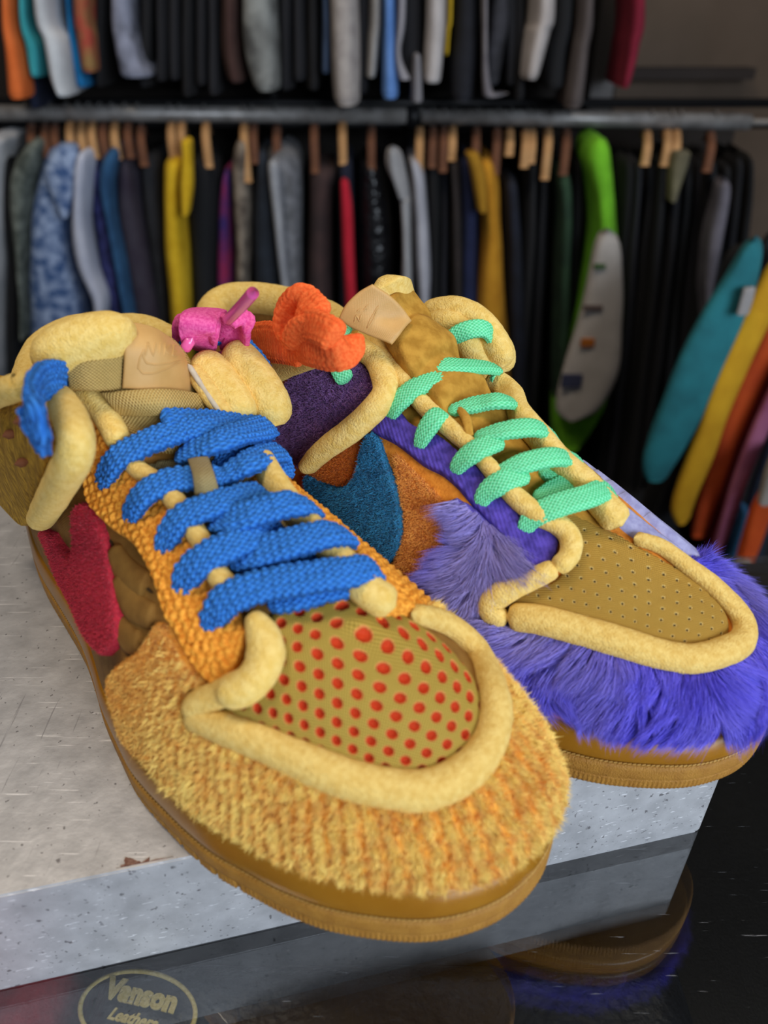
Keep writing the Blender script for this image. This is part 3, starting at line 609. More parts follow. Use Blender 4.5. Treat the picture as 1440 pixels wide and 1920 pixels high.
    bar([(395, 985, 4), (440, 972, 9), (500, 955, 12), (555, 945, 12), (590, 957, 5)], 11)
    bar([(343, 1122, 1), (347, 1085, 5), (380, 1050, 8), (435, 1022), (490, 1005, 8), (535, 995, 5)], 9)
    bar([(430, 1060, 4), (500, 1032, 9), (570, 1012, 12), (620, 1002, 12), (652, 1010, 5)], 11)
    bar([(402, 1192, 1), (402, 1155, 5), (435, 1118, 8), (500, 1098), (570, 1085, 10), (640, 1070, 11), (690, 1068, 9), (710, 1082, 4)], 9)
    bar([(440, 1118, 3), (510, 1088, 4), (570, 1068, 4), (600, 1060, 3)], 3)
    bar([(500, 1135, 4), (560, 1115, 6), (620, 1098, 6), (660, 1092, 3)], 5)
    # tongue
    tube(s, 'heel_collar', s.pts([('Z', 62, 765, 92), ('Z', 62, 705, 95), ('Z', 86, 655, 98), ('Z', 138, 627, 100), ('Z', 200, 624, 101), ('Z', 270, 625, 101), ('Z', 340, 660, 98)]), .0085, .009, M_foam2, N=np.array([.3, 0, 1.]), ns=28, label='pale yellow padded heel collar')
    tube(s, 'heel_collar', s.pts([('Z', 72, 775, 84), ('Z', 74, 715, 86), ('Z', 102, 668, 88), ('Z', 140, 640, 90), ('Z', 220, 640, 90)]), .008, .012, M_foam, N=np.array([.3, 0, 1.]), ns=28)
    patch(s, 'tongue', [[('X', 128, 690, 114), ('X', 175, 650, 124), ('X', 240, 622, 129), ('X', 310, 630, 128), ('X', 350, 690, 120)],
                        [('X', 140, 715, 118), ('X', 190, 690, 128), ('X', 245, 680, 133), ('X', 310, 690, 132), ('X', 365, 720, 124)],
                        [('X', 195, 745, 126), ('X', 215, 745, 132), ('X', 270, 745, 138), ('X', 325, 745, 136), ('X', 380, 760, 128)],
                        [('X', 215, 790, 134), ('X', 250, 800, 142), ('X', 300, 805, 146), ('X', 350, 800, 144), ('X', 410, 795, 136)],
                        [('X', 250, 870, 145), ('X', 280, 850, 152), ('X', 330, 850, 158), ('X', 370, 850, 156), ('X', 440, 840, 148)]], M_webb, thick=.006, nu=60, nv=60)
    tube(s, 'tongue_foam', s.pts([('X', 78, 683, 118), ('X', 110, 662, 124), ('X', 165, 640, 129), ('X', 225, 632, 133), ('X', 250, 634, 133)]), [.006, .0088, .0092, .0088, .008], [.006, .0085, .009, .009, .009], M_foam2, N=np.array([.5, 0, 1.]), ns=26, label='thick yellow foam along the tongue top')
    patch(s, 'tongue_label', [[('X', 226, 606, 127), ('X', 262, 608, 131), ('X', 300, 622, 132), ('X', 338, 655, 127), ('X', 350, 690, 122)],
                              [('X', 233, 650, 139), ('X', 270, 652, 141), ('X', 305, 662, 141), ('X', 340, 685, 136), ('X', 356, 705, 129)],
                              [('X', 229, 728, 140), ('X', 265, 730, 143), ('X', 300, 731, 143), ('X', 335, 733, 139), ('X', 358, 737, 132)]], M_label, thick=.0016, nu=40, nv=40, label='smooth tan satin label with debossed swoosh')
    patch(s, 'webbing_strap', [[('X', 124, 683, 131), ('X', 160, 676, 136), ('X', 200, 670, 138), ('X', 230, 667, 139)], [('X', 132, 732, 131), ('X', 165, 733, 137), ('X', 200, 732, 139), ('X', 226, 729, 140)]], M_webb, thick=.002, nu=20, nv=24)
    patch(s, 'webbing_band', [[('X', 188, 735, 135), ('X', 240, 733, 142), ('X', 300, 731, 145), ('X', 350, 735, 141), ('X', 395, 748, 132)], [('X', 207, 755, 138), ('X', 255, 757, 146), ('X', 305, 756, 149), ('X', 352, 758, 145), ('X', 398, 768, 134)], [('X', 222, 775, 138), ('X', 265, 777, 145), ('X', 310, 775, 148), ('X', 355, 772, 144), ('X', 400, 782, 133)]], M_webb, thick=.003, nu=20, nv=40)
    # debossed marks on the label
    emboss(s, 'tongue_label', [[(272, 669), (277, 641), (287, 668), (292, 640)], [(299, 668), (301, 641)], [(308, 668), (310, 642)], [(321, 645), (309, 657), (320, 668)], [(336, 648), (326, 646), (323, 667), (334, 668)], [(324, 657), (333, 658)],
                               [(271, 652), (262, 672), (259, 690), (268, 701), (290, 700), (315, 690), (341, 677)], [(271, 652), (268, 668), (274, 681), (292, 684), (318, 681), (341, 677)]], .00032)
    # lace loop on the tongue
    patch(s, 'lace_loop', [[(352, 862, 8), (370, 858, 9), (390, 856, 9)], [(362, 895, 12), (380, 893, 13), (402, 890, 12)], [(368, 928, 8), (388, 930, 9), (412, 926, 8)]], M_webg, thick=.0014, nu=20, nv=14, label='grey-olive webbing loop holding the lace')
    Tn = [(250, 875), (330, 855), (420, 850), (480, 885), (540, 960), (600, 1040), (620, 1100), (520, 1110), (440, 1060), (370, 970), (310, 905)]
    panel(s, 'tongue_base', s.poly(Tn, .002), M_webg, lift=.002, step=.0015)
    # medial flap seen end on
    fl = [('Y', 362, 668, 27), ('Y', 385, 700, 27), ('Y', 420, 745, 27), ('Y', 450, 785, 27)]
    tube(s, 'medial_flap', s.pts([('Y', 372, 668, 25), ('Y', 398, 700, 26), ('Y', 432, 745, 27), ('Y', 462, 795, 27)]), [.0066, .0078, .0074, .0066], [.006, .0075, .0075, .007], M_foam2, N=np.array([1., 0, .6]), ns=26, label='folded foam ankle flap beside the pink lace')
    tube(s, 'medial_flap', s.pts([('Y', 430, 655, 38), ('Y', 460, 690, 39), ('Y', 492, 735, 40), ('Y', 512, 770, 40), ('Y', 514, 800, 38)]), [.0066, .0078, .0084, .008, .006], [.008, .0085, .009, .008, .006], M_foam2, N=np.array([1., 0, .6]), ns=26)
    tube(s, 'flap_lining', s.pts([('Y', 360, 690, 19), ('Y', 385, 725, 19), ('Y', 410, 760, 20), ('Y', 430, 785, 21)]), [.003, .004, .004, .003], .003, M_foam, N=np.array([1., 0, .6]))
    tube(s, 'piped_seam', s.pts([('Y', 352, 682, 16), ('Y', 375, 718, 17), ('Y', 402, 758, 18), ('Y', 424, 790, 19)]), .0011, .0011, mat('white_piping', 'B8AA94', 'C4B8A4', rough=.7, bump=0), N=np.array([1., 0, .6]), ns=10, noise=0, label='thin white piping on the folded flap')
    lace(s, 'lace', s.pts([('Y', 345, 655, 28), ('Y', 352, 635, 30), ('Y', 385, 628, 33), ('Y', 425, 632, 40), ('Y', 462, 652, 45), ('Y', 492, 690, 47), ('Y', 503, 705, 46)]), .0035, .0014, M_blue, N=np.array([1., .2, .8]))
    # pink lace knot
    def pk(L, N=None, w=.0045, tw=None): lace(s, 'lace', s.pts(L), w, .0015, M_pink, N=N if N is not None else np.array([1., -.4, .5]), tw=tw, pl=.0014, pw=.0013, rel=.00025, label='pink knotted lace', fuzz=.0001)
    CN = unit(s.cam-s.plane('Y', 380, 620, .03)); sd = unit(np.cross(CN, [0, 0, 1.])); up = np.array([0, 0, 1.])
    pk([('Y', 372, 652, 33), ('Y', 374, 640, 27), ('Y', 370, 618, 24), ('Y', 374, 598, 26), ('Y', 386, 586, 32), ('Y', 398, 586, 38)], w=.0066, N=[CN, CN, CN+up*.3, CN*.4+up, up])
    pk([('Y', 340, 640, 31), ('Y', 342, 622, 28), ('Y', 348, 604, 29), ('Y', 362, 594, 34)], w=.0042, N=[CN-sd*.3, CN-sd*.3, up])
    pk([('Y', 398, 640, 33), ('Y', 392, 620, 29), ('Y', 396, 600, 31), ('Y', 404, 590, 36)], w=.0045, N=[CN+sd*.8, CN+sd*.9, up+CN*.3])
    pk([('Y', 408, 634, 37), ('Y', 420, 606, 37), ('Y', 440, 593, 38), ('Y', 458, 606, 40), ('Y', 455, 630, 41), ('Y', 432, 640, 41), ('Y', 412, 632, 40)], w=.0045, N=[-sd+CN*.4, up-sd+CN*.3, up+CN*.3, sd+CN*.5, -up+CN*.5, -sd])
    pk([('Y', 328, 636, 33), ('Y', 340, 624, 33), ('Y', 360, 618, 33)], w=.003)
    for L in ([('Y', 425, 602, 33), ('Y', 450, 577, 32), ('Y', 478, 545, 32)], [('Y', 361, 632, 22), ('Y', 352, 646, 20), ('Y', 343, 660, 18)]):
        tube(s, 'aglet', s.pts(L), .0021, .0021, M_pinkp, N=np.array([1., 0, .5]), ns=14, noise=0, label='shiny pink aglet')
build_yellow(Y)

# ------------------------------------------------------------------ the purple furry sneaker
PS = Shoe('sneaker', (.64, -.768), .190, -.3546, [0, 45, 80, 120, 150, 170, 200, 233, 245, 265, 285, 305], [90, 102, 116, 120, 112, 106, 98, 83, 77, 67, 60, 54])
tag(PS.root, 'purple furry low sneaker with green laces and blue-orange side, behind the yellow one', 'shoe', 'pair of colourful sneakers on the riser')
def pile(s, n, ln, wid, c1, c2, jit=.35, name='terry_pile'):
    V2, P, N, F = s.last; Pp, fi = scatter(P, F, n); kk = np.clip(R.rand(n)*.6+.2+.3*vnoise(Pp, 300, 4), 0, 1)[:, None]
    strands(name, Pp, N[F[fi, 0]]+R.randn(n, 3)*jit, ln*(.6+.6*R.rand(n)), wid, np.array(lin(c1)[:3])*(1-kk)+np.array(lin(c2)[:3])*kk, M_fib, s.lasto)
def build_purple(s):
    hole = catmull(np.array([[.03, -.035], [.06, -.05], [.10, -.045], [.128, -.02], [.132, 0], [.128, .025], [.10, .05], [.06, .055], [.03, .04], [.015, 0]]), 5, True)
    M_suede = mat('orange_suede', 'C0701A', 'DC8A2A', rough=.95, nscale=400, bscale=1500, bump=.5, bdist=.0006, sheen=.3)
    s.build_body(M_suede, hole); sole(s)
    M_med = mat('lavender_suede', '8C8CB8', 'A2A4CC', rough=.95, nscale=300, bump=.3)
    panel(s, 'medial_panel', catmull(np.array([[.268, .036], [.27, .088], [.22, .088], [.16, .09], [.12, .08], [.13, .060], [.18, .046], [.22, .034], [.245, .03]]), 3, True), M_med, lift=.003, step=.002, label='pale lavender panel on the far side')
    panel(s, 'medial_panel', s.poly([(1120, 905), (1160, 935), (1200, 968), (1245, 1002), (1292, 1038), (1255, 1030), (1215, 1016), (1188, 1002), (1165, 985), (1140, 955)], .002, n=4), M_med, lift=.0022, step=.0012)
    # toe
    M_toe = dotted('pinhole_toe_cloth', 'A67C2C', 'C29A44', '3E2C10', 6.4, 5.6, .34, .8, lip='D8B870', bdist=.0012)
    T = [(1085, 950), (1110, 962), (1180, 1000), (1250, 1040), (1320, 1085), (1372, 1145), (1372, 1195), (1310, 1222), (1230, 1205), (1130, 1182), (1040, 1160), (945, 1145), (985, 1105), (1040, 1085), (1070, 1045), (1070, 1000), (1030, 950), (1010, 915), (1050, 905)]
    def dd(V2, D): return .0022*np.clip(D/.02, 0, 1)**.7 - .0009*np.clip((.8-hexd(V2, 6.4, 5.6))/.7, 0, 1)
    panel(s, 'toe_cloth', s.poly(T, .003), M_toe, lift=.0012, edge=.003, step=.00065, disp=dd)
    # fur mudguard
    G = [(830, 1130), (860, 1185), (900, 1215), (960, 1262), (1060, 1325), (1150, 1362), (1250, 1385), (1340, 1380), (1420, 1350)]
    fo = s.flat_outline(-.0035); lo = [s.pickf(u, v, .003) for u, v in G]
    i0 = np.argmin(np.linalg.norm(fo-lo[2], axis=1)); i1 = np.argmin(np.linalg.norm(fo-np.array([.262, .09]), axis=1)); arc = fo[i0:i1][::3]
    inner = [('F', 262, 74), (1292, 1050), (1350, 1092), (1400, 1155), (1408, 1195), (1375, 1222), (1300, 1240), (1240, 1232), (1160, 1208), (1070, 1182), (1000, 1168), (940, 1165), (908, 1150), (912, 1115), (950, 1092), (1020, 1068), (985, 1040), (940, 990), (890, 945), (850, 925), (838, 960), (842, 1000), (825, 1040), (790, 1075), (765, 1092)]
    poly = np.array(list(arc)+[np.array(p[1:])/1000. if isinstance(p[0], str) else s.pickf(*p, .003) for p in inner]+[lo[0]])
    M_furb = mat('purple_backing', '3A2E8C', '4E42A8', rough=.95, bump=0, nscale=80)
    panel(s, 'toe_mudguard', poly, M_furb, lift=.0025, edge=.003, step=.0018); V2, P, N, F = s.last
    n = 95000; Pp, fi = scatter(P, F, n); NN = N[F[fi, 0]]; down = unit(np.cross(np.cross(NN, [0, 0, -1.]), NN)); tg = np.cross(NN, down)
    # swirls and clumps: every strand leans to its clump's centre
    cs = Pp[R.choice(n, 420)]; ci = np.empty(n, int)
    for a in range(0, n, 5000): ci[a:a+5000] = np.argmin(((Pp[a:a+5000, None]-cs[None])**2).sum(2), 1)
    an = vnoise(Pp, 45, 2)*2.6+vnoise(cs, 200, 7)[ci]*.9
    D = NN*.62+down*(np.cos(an)*.8+.15)[:, None]+tg*np.sin(an)[:, None]*.8
    tip = cs[ci]-Pp; D = D+tip*55
    ln = .0070*(.55+.7*R.rand(n))*(1+.3*vnoise(Pp, 120, 8)); edge_up = pdist(V2[F[fi, 0]], poly); ln *= np.clip(.45+edge_up/.006, .45, 1)
    k = np.clip(.5+.5*vnoise(cs, 60, 3)[ci]+.12*R.randn(n), 0, 1)[:, None]; g = np.clip(.50+.9*vnoise(Pp, 38, 14)-(Pp[:, 0]-.25)*8, 0, .9)[:, None]
    c = np.array(lin('4C40CC')[:3])*(1-k)+np.array(lin('8A80FF')[:3])*k; c = c*(1-g)+np.array(lin('A094CC')[:3])*g
    strands('long_fur', Pp, D, ln, .00011, c, M_fib, s.lasto, curl=down*.35+tg*(np.sin(an*1.3)*.45)[:, None]+R.randn(n, 3)*.12)
    # piping
    Pp = s.pts([(1188, 1008), (1240, 1025), (1290, 1062), (1345, 1105), (1390, 1158), (1395, 1195), (1366, 1218), (1300, 1235), (1240, 1228), (1160, 1203), (1070, 1177), (1000, 1160), (950, 1157)], .0025)
    tube(s, 'foam_piping', Pp, [.0022, .0028, .0036, .004, .0045, .005, .005, .0052, .0052, .005, .005, .0048], [.0028, .003, .0035, .004, .004, .004, .004], M_foam, label='pale yellow foam roll edging the pinhole toe')
    tube(s, 'foam_piping', s.pts([(955, 1160), (925, 1152), (922, 1128), (950, 1108), (1000, 1085), (1045, 1062)], .003), [.003, .0046, .0044, .0038, .0036, .0034], .0035, M_foam2)
    # purple corduroy eyestay
    M_cord = mat('purple_corduroy', '3A2C80', '5644AC', rough=.9, nscale=300, bscale=900, bump=.4)
    E = [(705, 735), (735, 745), (770, 790), (820, 810), (870, 850), (920, 895), (965, 940), (1010, 975), (1045, 1000), (1045, 1040), (1012, 1078), (975, 1045), (930, 995), (880, 940), (830, 890), (790, 870), (740, 830), (690, 805), (690, 770)]
    def cd_(V2, D): a = V2@np.array([.55, 1.])*1000; return .0007*np.abs(np.sin(a/1.9*np.pi))
    panel(s, 'eyestay', s.poly(E, .003, n=5), M_cord, lift=.0028, edge=.0014, step=.00065, disp=cd_, label='purple corduroy eyestay')
    # eyestay foam
    tube(s, 'foam_edge', s.pts([(668, 628), (700, 638), (735, 675), (762, 720), (800, 765), (845, 805), (885, 840), (925, 885), (965, 930), (1005, 962), (1045, 982), (1068, 1008), (1068, 1040), (1040, 1068)], .005), [.0028, .0036, .004, .0042, .0038, .0036, .0034, .0032, .0032, .0034, .0036, .004, .0038, .0034], .0036, M_foam2, label='foam roll along the throat')
    tube(s, 'foam_edge', s.pts([(915, 690), (945, 735), (975, 775), (1010, 820), (1050, 865), (1095, 905), (1130, 945), (1165, 985)], .006), [.0042, .0042, .004, .0042, .0045, .0046, .005, .0056], .0048, M_foam2, power=2.6)
    # blue-green swoosh
    M_teal = mat('teal_terry', '14607C', '207A98', rough=.95, nscale=900, bscale=2200, bump=.6, bdist=.0005, sheen=.2)
    Sw = [(686, 812), (704, 815), (722, 860), (742, 920), (752, 980), (745, 1030), (722, 1060), (690, 1062), (640, 1030), (600, 980), (570, 920), (570, 890), (600, 905), (636, 915), (662, 888), (672, 845)]
    panel(s, 'swoosh', s.poly(Sw, .003), M_teal, lift=.003, edge=.0016, step=.0011, label='teal blue terry swoosh'); pile(s, 26000, .0011, .00016, '1A6490', '3C9CCC')
    hs = [(735, 850), (790, 895), (835, 945), (845, 1005), (815, 1060), (765, 1090), (735, 1065), (755, 990), (745, 920)]
    s2 = s.poly(hs, .001); panel(s, 'side_suede', s2, M_suede, lift=.001, step=.0015); pile(s, 16000, .0012, .00014, 'E08C30', 'FFBE5C', .6, 'suede_nap')
    hs = [(560, 885), (620, 850), (680, 815), (668, 860), (650, 905), (620, 915)]
    s2 = s.poly(hs, .001); panel(s, 'side_suede', s2, M_suede, lift=.001, step=.0015); pile(s, 5000, .0010, .00014, 'D87426', 'F49238', .6, 'suede_nap')
    # fleece ankle flap
    M_fl = mat('purple_fleece', '4C2E66', '6A4288', rough=.95, nscale=700, bscale=1800, bump=.9, bdist=.0008, sheen=.3)
    FP = [(520, 730), (560, 690), (610, 665), (650, 655), (690, 685), (706, 725), (690, 770), (640, 812), (595, 848), (560, 885), (540, 870), (500, 860), (490, 790)]
    panel(s, 'ankle_flap', s.poly(FP, .004), M_fl, lift=.0035, edge=.003, step=.0014, disp=lambda V2, D: vnoise(s.S0(V2), 500, 3)*.0006, label='purple fleece ankle flap'); pile(s, 22000, .0014, .00016, '6E4C80', '9C70B0', .8)
    tube(s, 'foam_edge', s.pts([(640, 640), (672, 650), (704, 675), (722, 710), (722, 740), (695, 775), (650, 812), (605, 846), (572, 882)], .006), [.0036, .0046, .005, .0052, .0052, .005, .0046, .004, .0034], .0048, M_foam2, label='foam roll around the fleece flap')
    for u, v in ((585, 722), (615, 755), (652, 724)):
        p = s.pts([(u, v, 4.6)]); nn = s.nrm(p)[0]; tube(s, 'eyelet', np.array([p[0]-nn*.001, p[0]+nn*.0005]), .0013, .0013, M_dark, ns=10, noise=0, N=np.array([1., 0, 0]))
    def gl(L, h=8, w=.0036, th=.0014, N=None, tw=None): lace(s, 'lace', s.pts([(p[0], p[1], p[2] if len(p) > 2 else h) if not isinstance(p[0], str) else p for p in L]), w, th, M_green, N=N, tw=tw, pl=.0016, pw=.0016, rel=.00042, fuzz=.00003)
    gl([(733, 790, 1), (742, 762, 5), (772, 732, 8), (815, 712, 9), (856, 705, 8)], 8, w=.0040)
    gl([(775, 704, 5), (812, 688, 9), (865, 687, 10), (917, 697, 10), (945, 722, 4)], 9, w=.0040)
    gl([(786, 846, 1), (795, 815, 5), (815, 785, 8), (835, 772, 7)], 8, w=.0038)
    gl([(840, 772, 6), (895, 757, 9), (945, 752, 11), (978, 768, 4)], 9, w=.0038)
    gl([(852, 893, 1), (865, 866, 5), (898, 842, 8), (945, 826, 8)], 8, w=.0040)
    gl([(888, 822, 6), (945, 808, 10), (1005, 803, 11), (1042, 825, 4)], 9, w=.0038)
    gl([(898, 952, 1), (912, 924, 5), (948, 900, 8), (990, 885, 8)], 8, w=.0040)
    gl([(930, 888, 6), (985, 868, 10), (1045, 856, 11), (1090, 870, 4)], 9, w=.0038)
    gl([(980, 1003, 1), (998, 972, 5), (1045, 948, 9), (1100, 932, 11), (1135, 920, 9), (1152, 935, 4)], 9, w=.0042)
    gl([(1000, 935, 3), (1035, 918, 4), (1075, 900, 4)], 4, w=.0036); gl([(1010, 882, 2), (1040, 898, 3), (1070, 915, 3)], 3, w=.0034)
    gl([('Y', 830, 652, 20), ('Y', 850, 632, 22), ('Y', 880, 618, 26), ('Y', 910, 618, 32), ('Y', 926, 640, 38)], N=np.array([.8, 0, .6]), w=.0036)
    gl([(618, 672, 6), (632, 690, 7), (652, 718, 4)], w=.0036); gl([('Y', 618, 625, -24), ('Y', 640, 618, -22), ('Y', 655, 625, -22)], w=.003, N=np.array([0, -.7, .7]))
    # tongue: ribbed mustard cloth
    M_rib = mat('mustard_rib_cloth', 'A0721E', 'BE8E34', rough=.9, nscale=200, bscale=1200, bump=.5)
    def ribs(gu, gv): return .0006*np.sin(gu*36)+.0026*np.abs(np.sin(gu*14+.6*np.sin(gv*4)))
    def col(L, y0, y1): return [('Y', p[0], p[1], y0) for p in L]
    A = [(700, 572), (722, 628), (752, 690), (795, 745), (840, 800), (900, 870), (960, 930)]
    Bm = [(728, 560), (760, 600), (800, 645), (835, 705), (885, 760), (935, 830), (985, 900)]
    Cm = [(752, 545), (785, 590), (822, 635), (865, 690), (910, 745), (960, 815), (1010, 885)]
    rows = [[('Y', *a, -14), ('Y', *b, 0), ('Y', *c, 12)] for a, b, c in zip(A, Bm, Cm)]
    patch(s, 'tongue', rows, M_rib, thick=.007, nu=120, nv=24, disp=ribs, label='ribbed mustard tongue')
    patch(s, 'tongue_foam', [[('Y', 690, 545, -10), ('Y', 715, 527, -6), ('Y', 738, 516, 0), ('Y', 752, 520, 6), ('Y', 758, 540, 12)], [('Y', 700, 560, -9), ('Y', 722, 548, -4), ('Y', 744, 540, 2), ('Y', 757, 545, 8), ('Y', 764, 556, 14)], [('Y', 705, 590, -8), ('Y', 728, 580, -3), ('Y', 748, 570, 3), ('Y', 762, 568, 9), ('Y', 768, 572, 15)]], M_foam2, thick=.007, nu=24, nv=40, label='yellow foam at the tongue top')
    patch(s, 'tongue_label', [[('Y', 636, 596, -27), ('Y', 648, 572, -25), ('Y', 672, 548, -21), ('Y', 698, 533, -17)], [('Y', 655, 612, -25), ('Y', 675, 590, -22), ('Y', 702, 568, -17), ('Y', 730, 553, -12)], [('Y', 690, 628, -21), ('Y', 708, 612, -18), ('Y', 732, 596, -12), ('Y', 757, 580, -7)], [('Y', 735, 646, -16), ('Y', 748, 630, -13), ('Y', 758, 616, -10), ('Y', 770, 603, -5)]], M_label, thick=.0022, nu=30, nv=30, label='smooth tan leather tongue label')
    emboss(s, 'tongue_label', [[(664, 606), (668, 590), (674, 603), (678, 588)], [(668, 586), (676, 578)], [(680, 584), (688, 574)], [(690, 580), (684, 578), (692, 570)], [(688, 618), (694, 600), (704, 582), (710, 572)], [(688, 618), (700, 600), (710, 572)]], .0003)
    panel(s, 'tongue_base', catmull(np.array([[.12, -.022], [.18, -.022], [.222, -.02], [.24, 0], [.232, .024], [.2, .034], [.15, .034], [.12, .03]]), 4, True), M_rib, lift=.0015, step=.002)
    gp = [[(852, 765, 7), (862, 758, 8)], [(868, 790, 9), (882, 782, 9)], [(872, 822, 7), (888, 815, 8)]]
    patch(s, 'lace_loop', gp, M_rib, thick=.0014, nu=16, nv=8)
    # medial side flap rolls
    for L, r_ in (([(795, 598, 30), (828, 587, 33), (870, 592, 36), (908, 620, 38), (935, 660, 38), (940, 690, 36)], .0062), ([(850, 590, 38), (880, 592, 42), (912, 625, 44), (938, 665, 44), (938, 700, 41)], .006), ([(800, 610, 26), (838, 606, 28), (870, 628, 30), (890, 672, 31), (918, 722, 32), (945, 775, 32)], .005)):
        tube(s, 'medial_flap', s.pts([('Y', *p) for p in L]), [r_*.8, r_, r_, r_, r_, r_*.8], [r_, r_*1.2, r_*1.2, r_], M_foam2, N=np.array([.6, .2, 1.]), ns=24)
    # heel collar and lining
    tube(s, 'heel_collar', s.pts([('Z', 405, 640, 92), ('Z', 398, 590, 97), ('Z', 430, 567, 101), ('Z', 490, 566, 103), ('Z', 550, 577, 104), ('Z', 610, 600, 104), ('Z', 650, 630, 104)]), .0085, .010, M_foam2, N=np.array([.3, 0, 1.]), ns=28, label='pale yellow padded heel collar')
    tube(s, 'collar_lining', s.pts([('Z', 470, 600, 92), ('Z', 520, 604, 94), ('Z', 580, 618, 96), ('Z', 620, 640, 97)]), .008, .012, mat('brown_lining', '7A5420', '8A622A', rough=.95), N=np.array([.3, 0, 1.]), ns=20)
    tube(s, 'flap_lining', s.pts([('Y', 470, 712, -34), ('Y', 520, 690, -34), ('Y', 575, 668, -33), ('Y', 610, 655, -32)]), .006, .004, M_foam, N=np.array([.3, -1, .6]))
    # orange lace knot
    def og(L, w=.0062, N=np.array([.8, -.7, .3]), tw=None): lace(s, 'lace', s.pts([('Y', *p) for p in L]), w, .0021, M_orange, N=N, tw=tw, pl=.0024, pw=.0018, rel=.0005, fuzz=.0001, label='orange knotted lace')
    og([(460, 642, -32), (495, 640, -38), (530, 645, -41), (560, 650, -42), (575, 655, -41)], w=.0078)
    og([(552, 645, -42), (580, 648, -46), (615, 655, -48), (640, 652, -46), (645, 640, -40)], w=.0072)
    og([(560, 650, -46), (542, 615, -44), (548, 580, -42), (566, 562, -42), (585, 580, -44), (596, 598, -46)], w=.0058, N=np.array([.9, -.5, .1]))
    og([(596, 590, -44), (580, 604, -47), (560, 625, -48), (556, 650, -46)], w=.0050)
    og([(560, 610, -46), (590, 612, -48), (618, 625, -49), (635, 640, -47)], w=.0056)
build_purple(PS)

# ------------------------------------------------------------------ jackets under the counter glass
def under_glass():
    zt = -.0665
    M_jk = mat('black_quilted_nylon', '17181B', '24262B', rough=.45, nscale=90, bscale=300, bump=.5, bdist=.002)
    def cloth(name, x0, x1, y0, y1, m, label, cat):
        nx, ny = 60, 40; X, Yy = np.meshgrid(np.linspace(x0, x1, nx), np.linspace(y0, y1, ny), indexing='ij')
        e = np.minimum(np.minimum(X-x0, x1-X), np.minimum(Yy-y0, y1-Yy)); q = np.clip(e/.02, 0, 1)
        Z = zt-.04+.04*np.sqrt(1-(1-q)**2)+.002*vnoise(np.stack([X, Yy, X*0], -1), 25)-.002
        V = np.stack([X, Yy, Z], -1).reshape(-1, 3); V2 = V.copy(); V2[:, 2] = zt-.0635; F = grid_faces(nx, ny).tolist(); off = nx*ny
        Fb = [[i+off for i in f[::-1]] for f in F]; ids = [i*ny for i in range(nx)]+[(nx-1)*ny+j for j in range(1, ny)]+[i*ny+ny-1 for i in range(nx-2, -1, -1)]+[j for j in range(ny-2, 0, -1)]
        S_ = [[ids[k], ids[k]+off, ids[(k+1) % len(ids)]+off, ids[(k+1) % len(ids)]] for k in range(len(ids))]
        o = mesh_obj(name, V, F+Fb+S_, m); tag(o, label, cat); return o
    j = cloth('folded_jacket', -.115, .12, -.02, .15, M_jk, 'folded black leather jacket with a gold oval patch, inside the glass counter', 'jacket')
    cloth('folded_shirt', -.26, -.119, -.02, .15, mat('red_jersey', 'B02028', 'C42C34', rough=.85), 'red folded garment at the bottom left inside the glass counter', 'shirt')
    gold = mat('gold_thread', 'D0B45C', 'E8D084', rough=.6, nscale=900, bscale=2000, bump=.6)
    zc = zt+.0012; c = atZ(258, 1893, zc); a = atZ(192, 1872, zc); b = atZ(330, 1904, zc); ang = math.atan2(b[1]-a[1], b[0]-a[0]); px = np.linalg.norm(b-a)/141.6
    rx, ry = 106*px, 62*px; t = np.linspace(0, 2*np.pi, 81)[:-1]; ca, sa = math.cos(ang), math.sin(ang)
    pts_ = np.array([[c[0]+rx*math.cos(k)*ca-ry*math.sin(k)*sa, c[1]+rx*math.cos(k)*sa+ry*math.sin(k)*ca, zc] for k in t])
    V = []; rr = .0009
    nrm_ = unit(np.c_[pts_[:, :2]-c[:2], np.zeros(80)])
    for k in range(8): V.append(pts_+nrm_*rr*math.cos(k*.785)+np.array([0, 0, .0007*math.sin(k*.785)]))
    V = np.array(V).transpose(1, 0, 2); mesh_obj('oval_border', V.reshape(-1, 3), grid_faces(80, 8, True, True), gold, j)
    for txt, du, dv, size, bold in (('Vanson', -70, 8, 50, .0007), ('Leathers', -46, -24, 25, .0002)):
        cu = bpy.data.curves.new(txt.lower(), 'FONT'); cu.body = txt; cu.size = size*px*1.08; cu.extrude = .0004; cu.offset = bold; cu.resolution_u = 3
        if txt == 'Leathers': cu.shear = .35
        o = bpy.data.objects.new('patch_lettering', cu); COL.objects.link(o); bpy.context.view_layer.update()
        me = bpy.data.meshes.new_from_object(o.evaluated_get(bpy.context.evaluated_depsgraph_get())); bpy.data.objects.remove(o)
        me.materials.clear(); me.materials.append(gold); o = bpy.data.objects.new('patch_lettering', me); COL.objects.link(o); o.parent = j
        if txt == 'Vanson': wd = max(v.co.x for v in me.vertices)
        off = np.array([du*px*ca-dv*px*sa, du*px*sa+dv*px*ca]); o.location = (c[0]+off[0], c[1]+off[1], zc+.0004); o.rotation_euler = (0, 0, ang)
        w_ = max(v.co.x for v in me.vertices)-min(v.co.x for v in me.vertices); tgt = (140 if txt == 'Vanson' else 92)*px; o.scale = (tgt/w_, tgt/w_, 1)
under_glass()

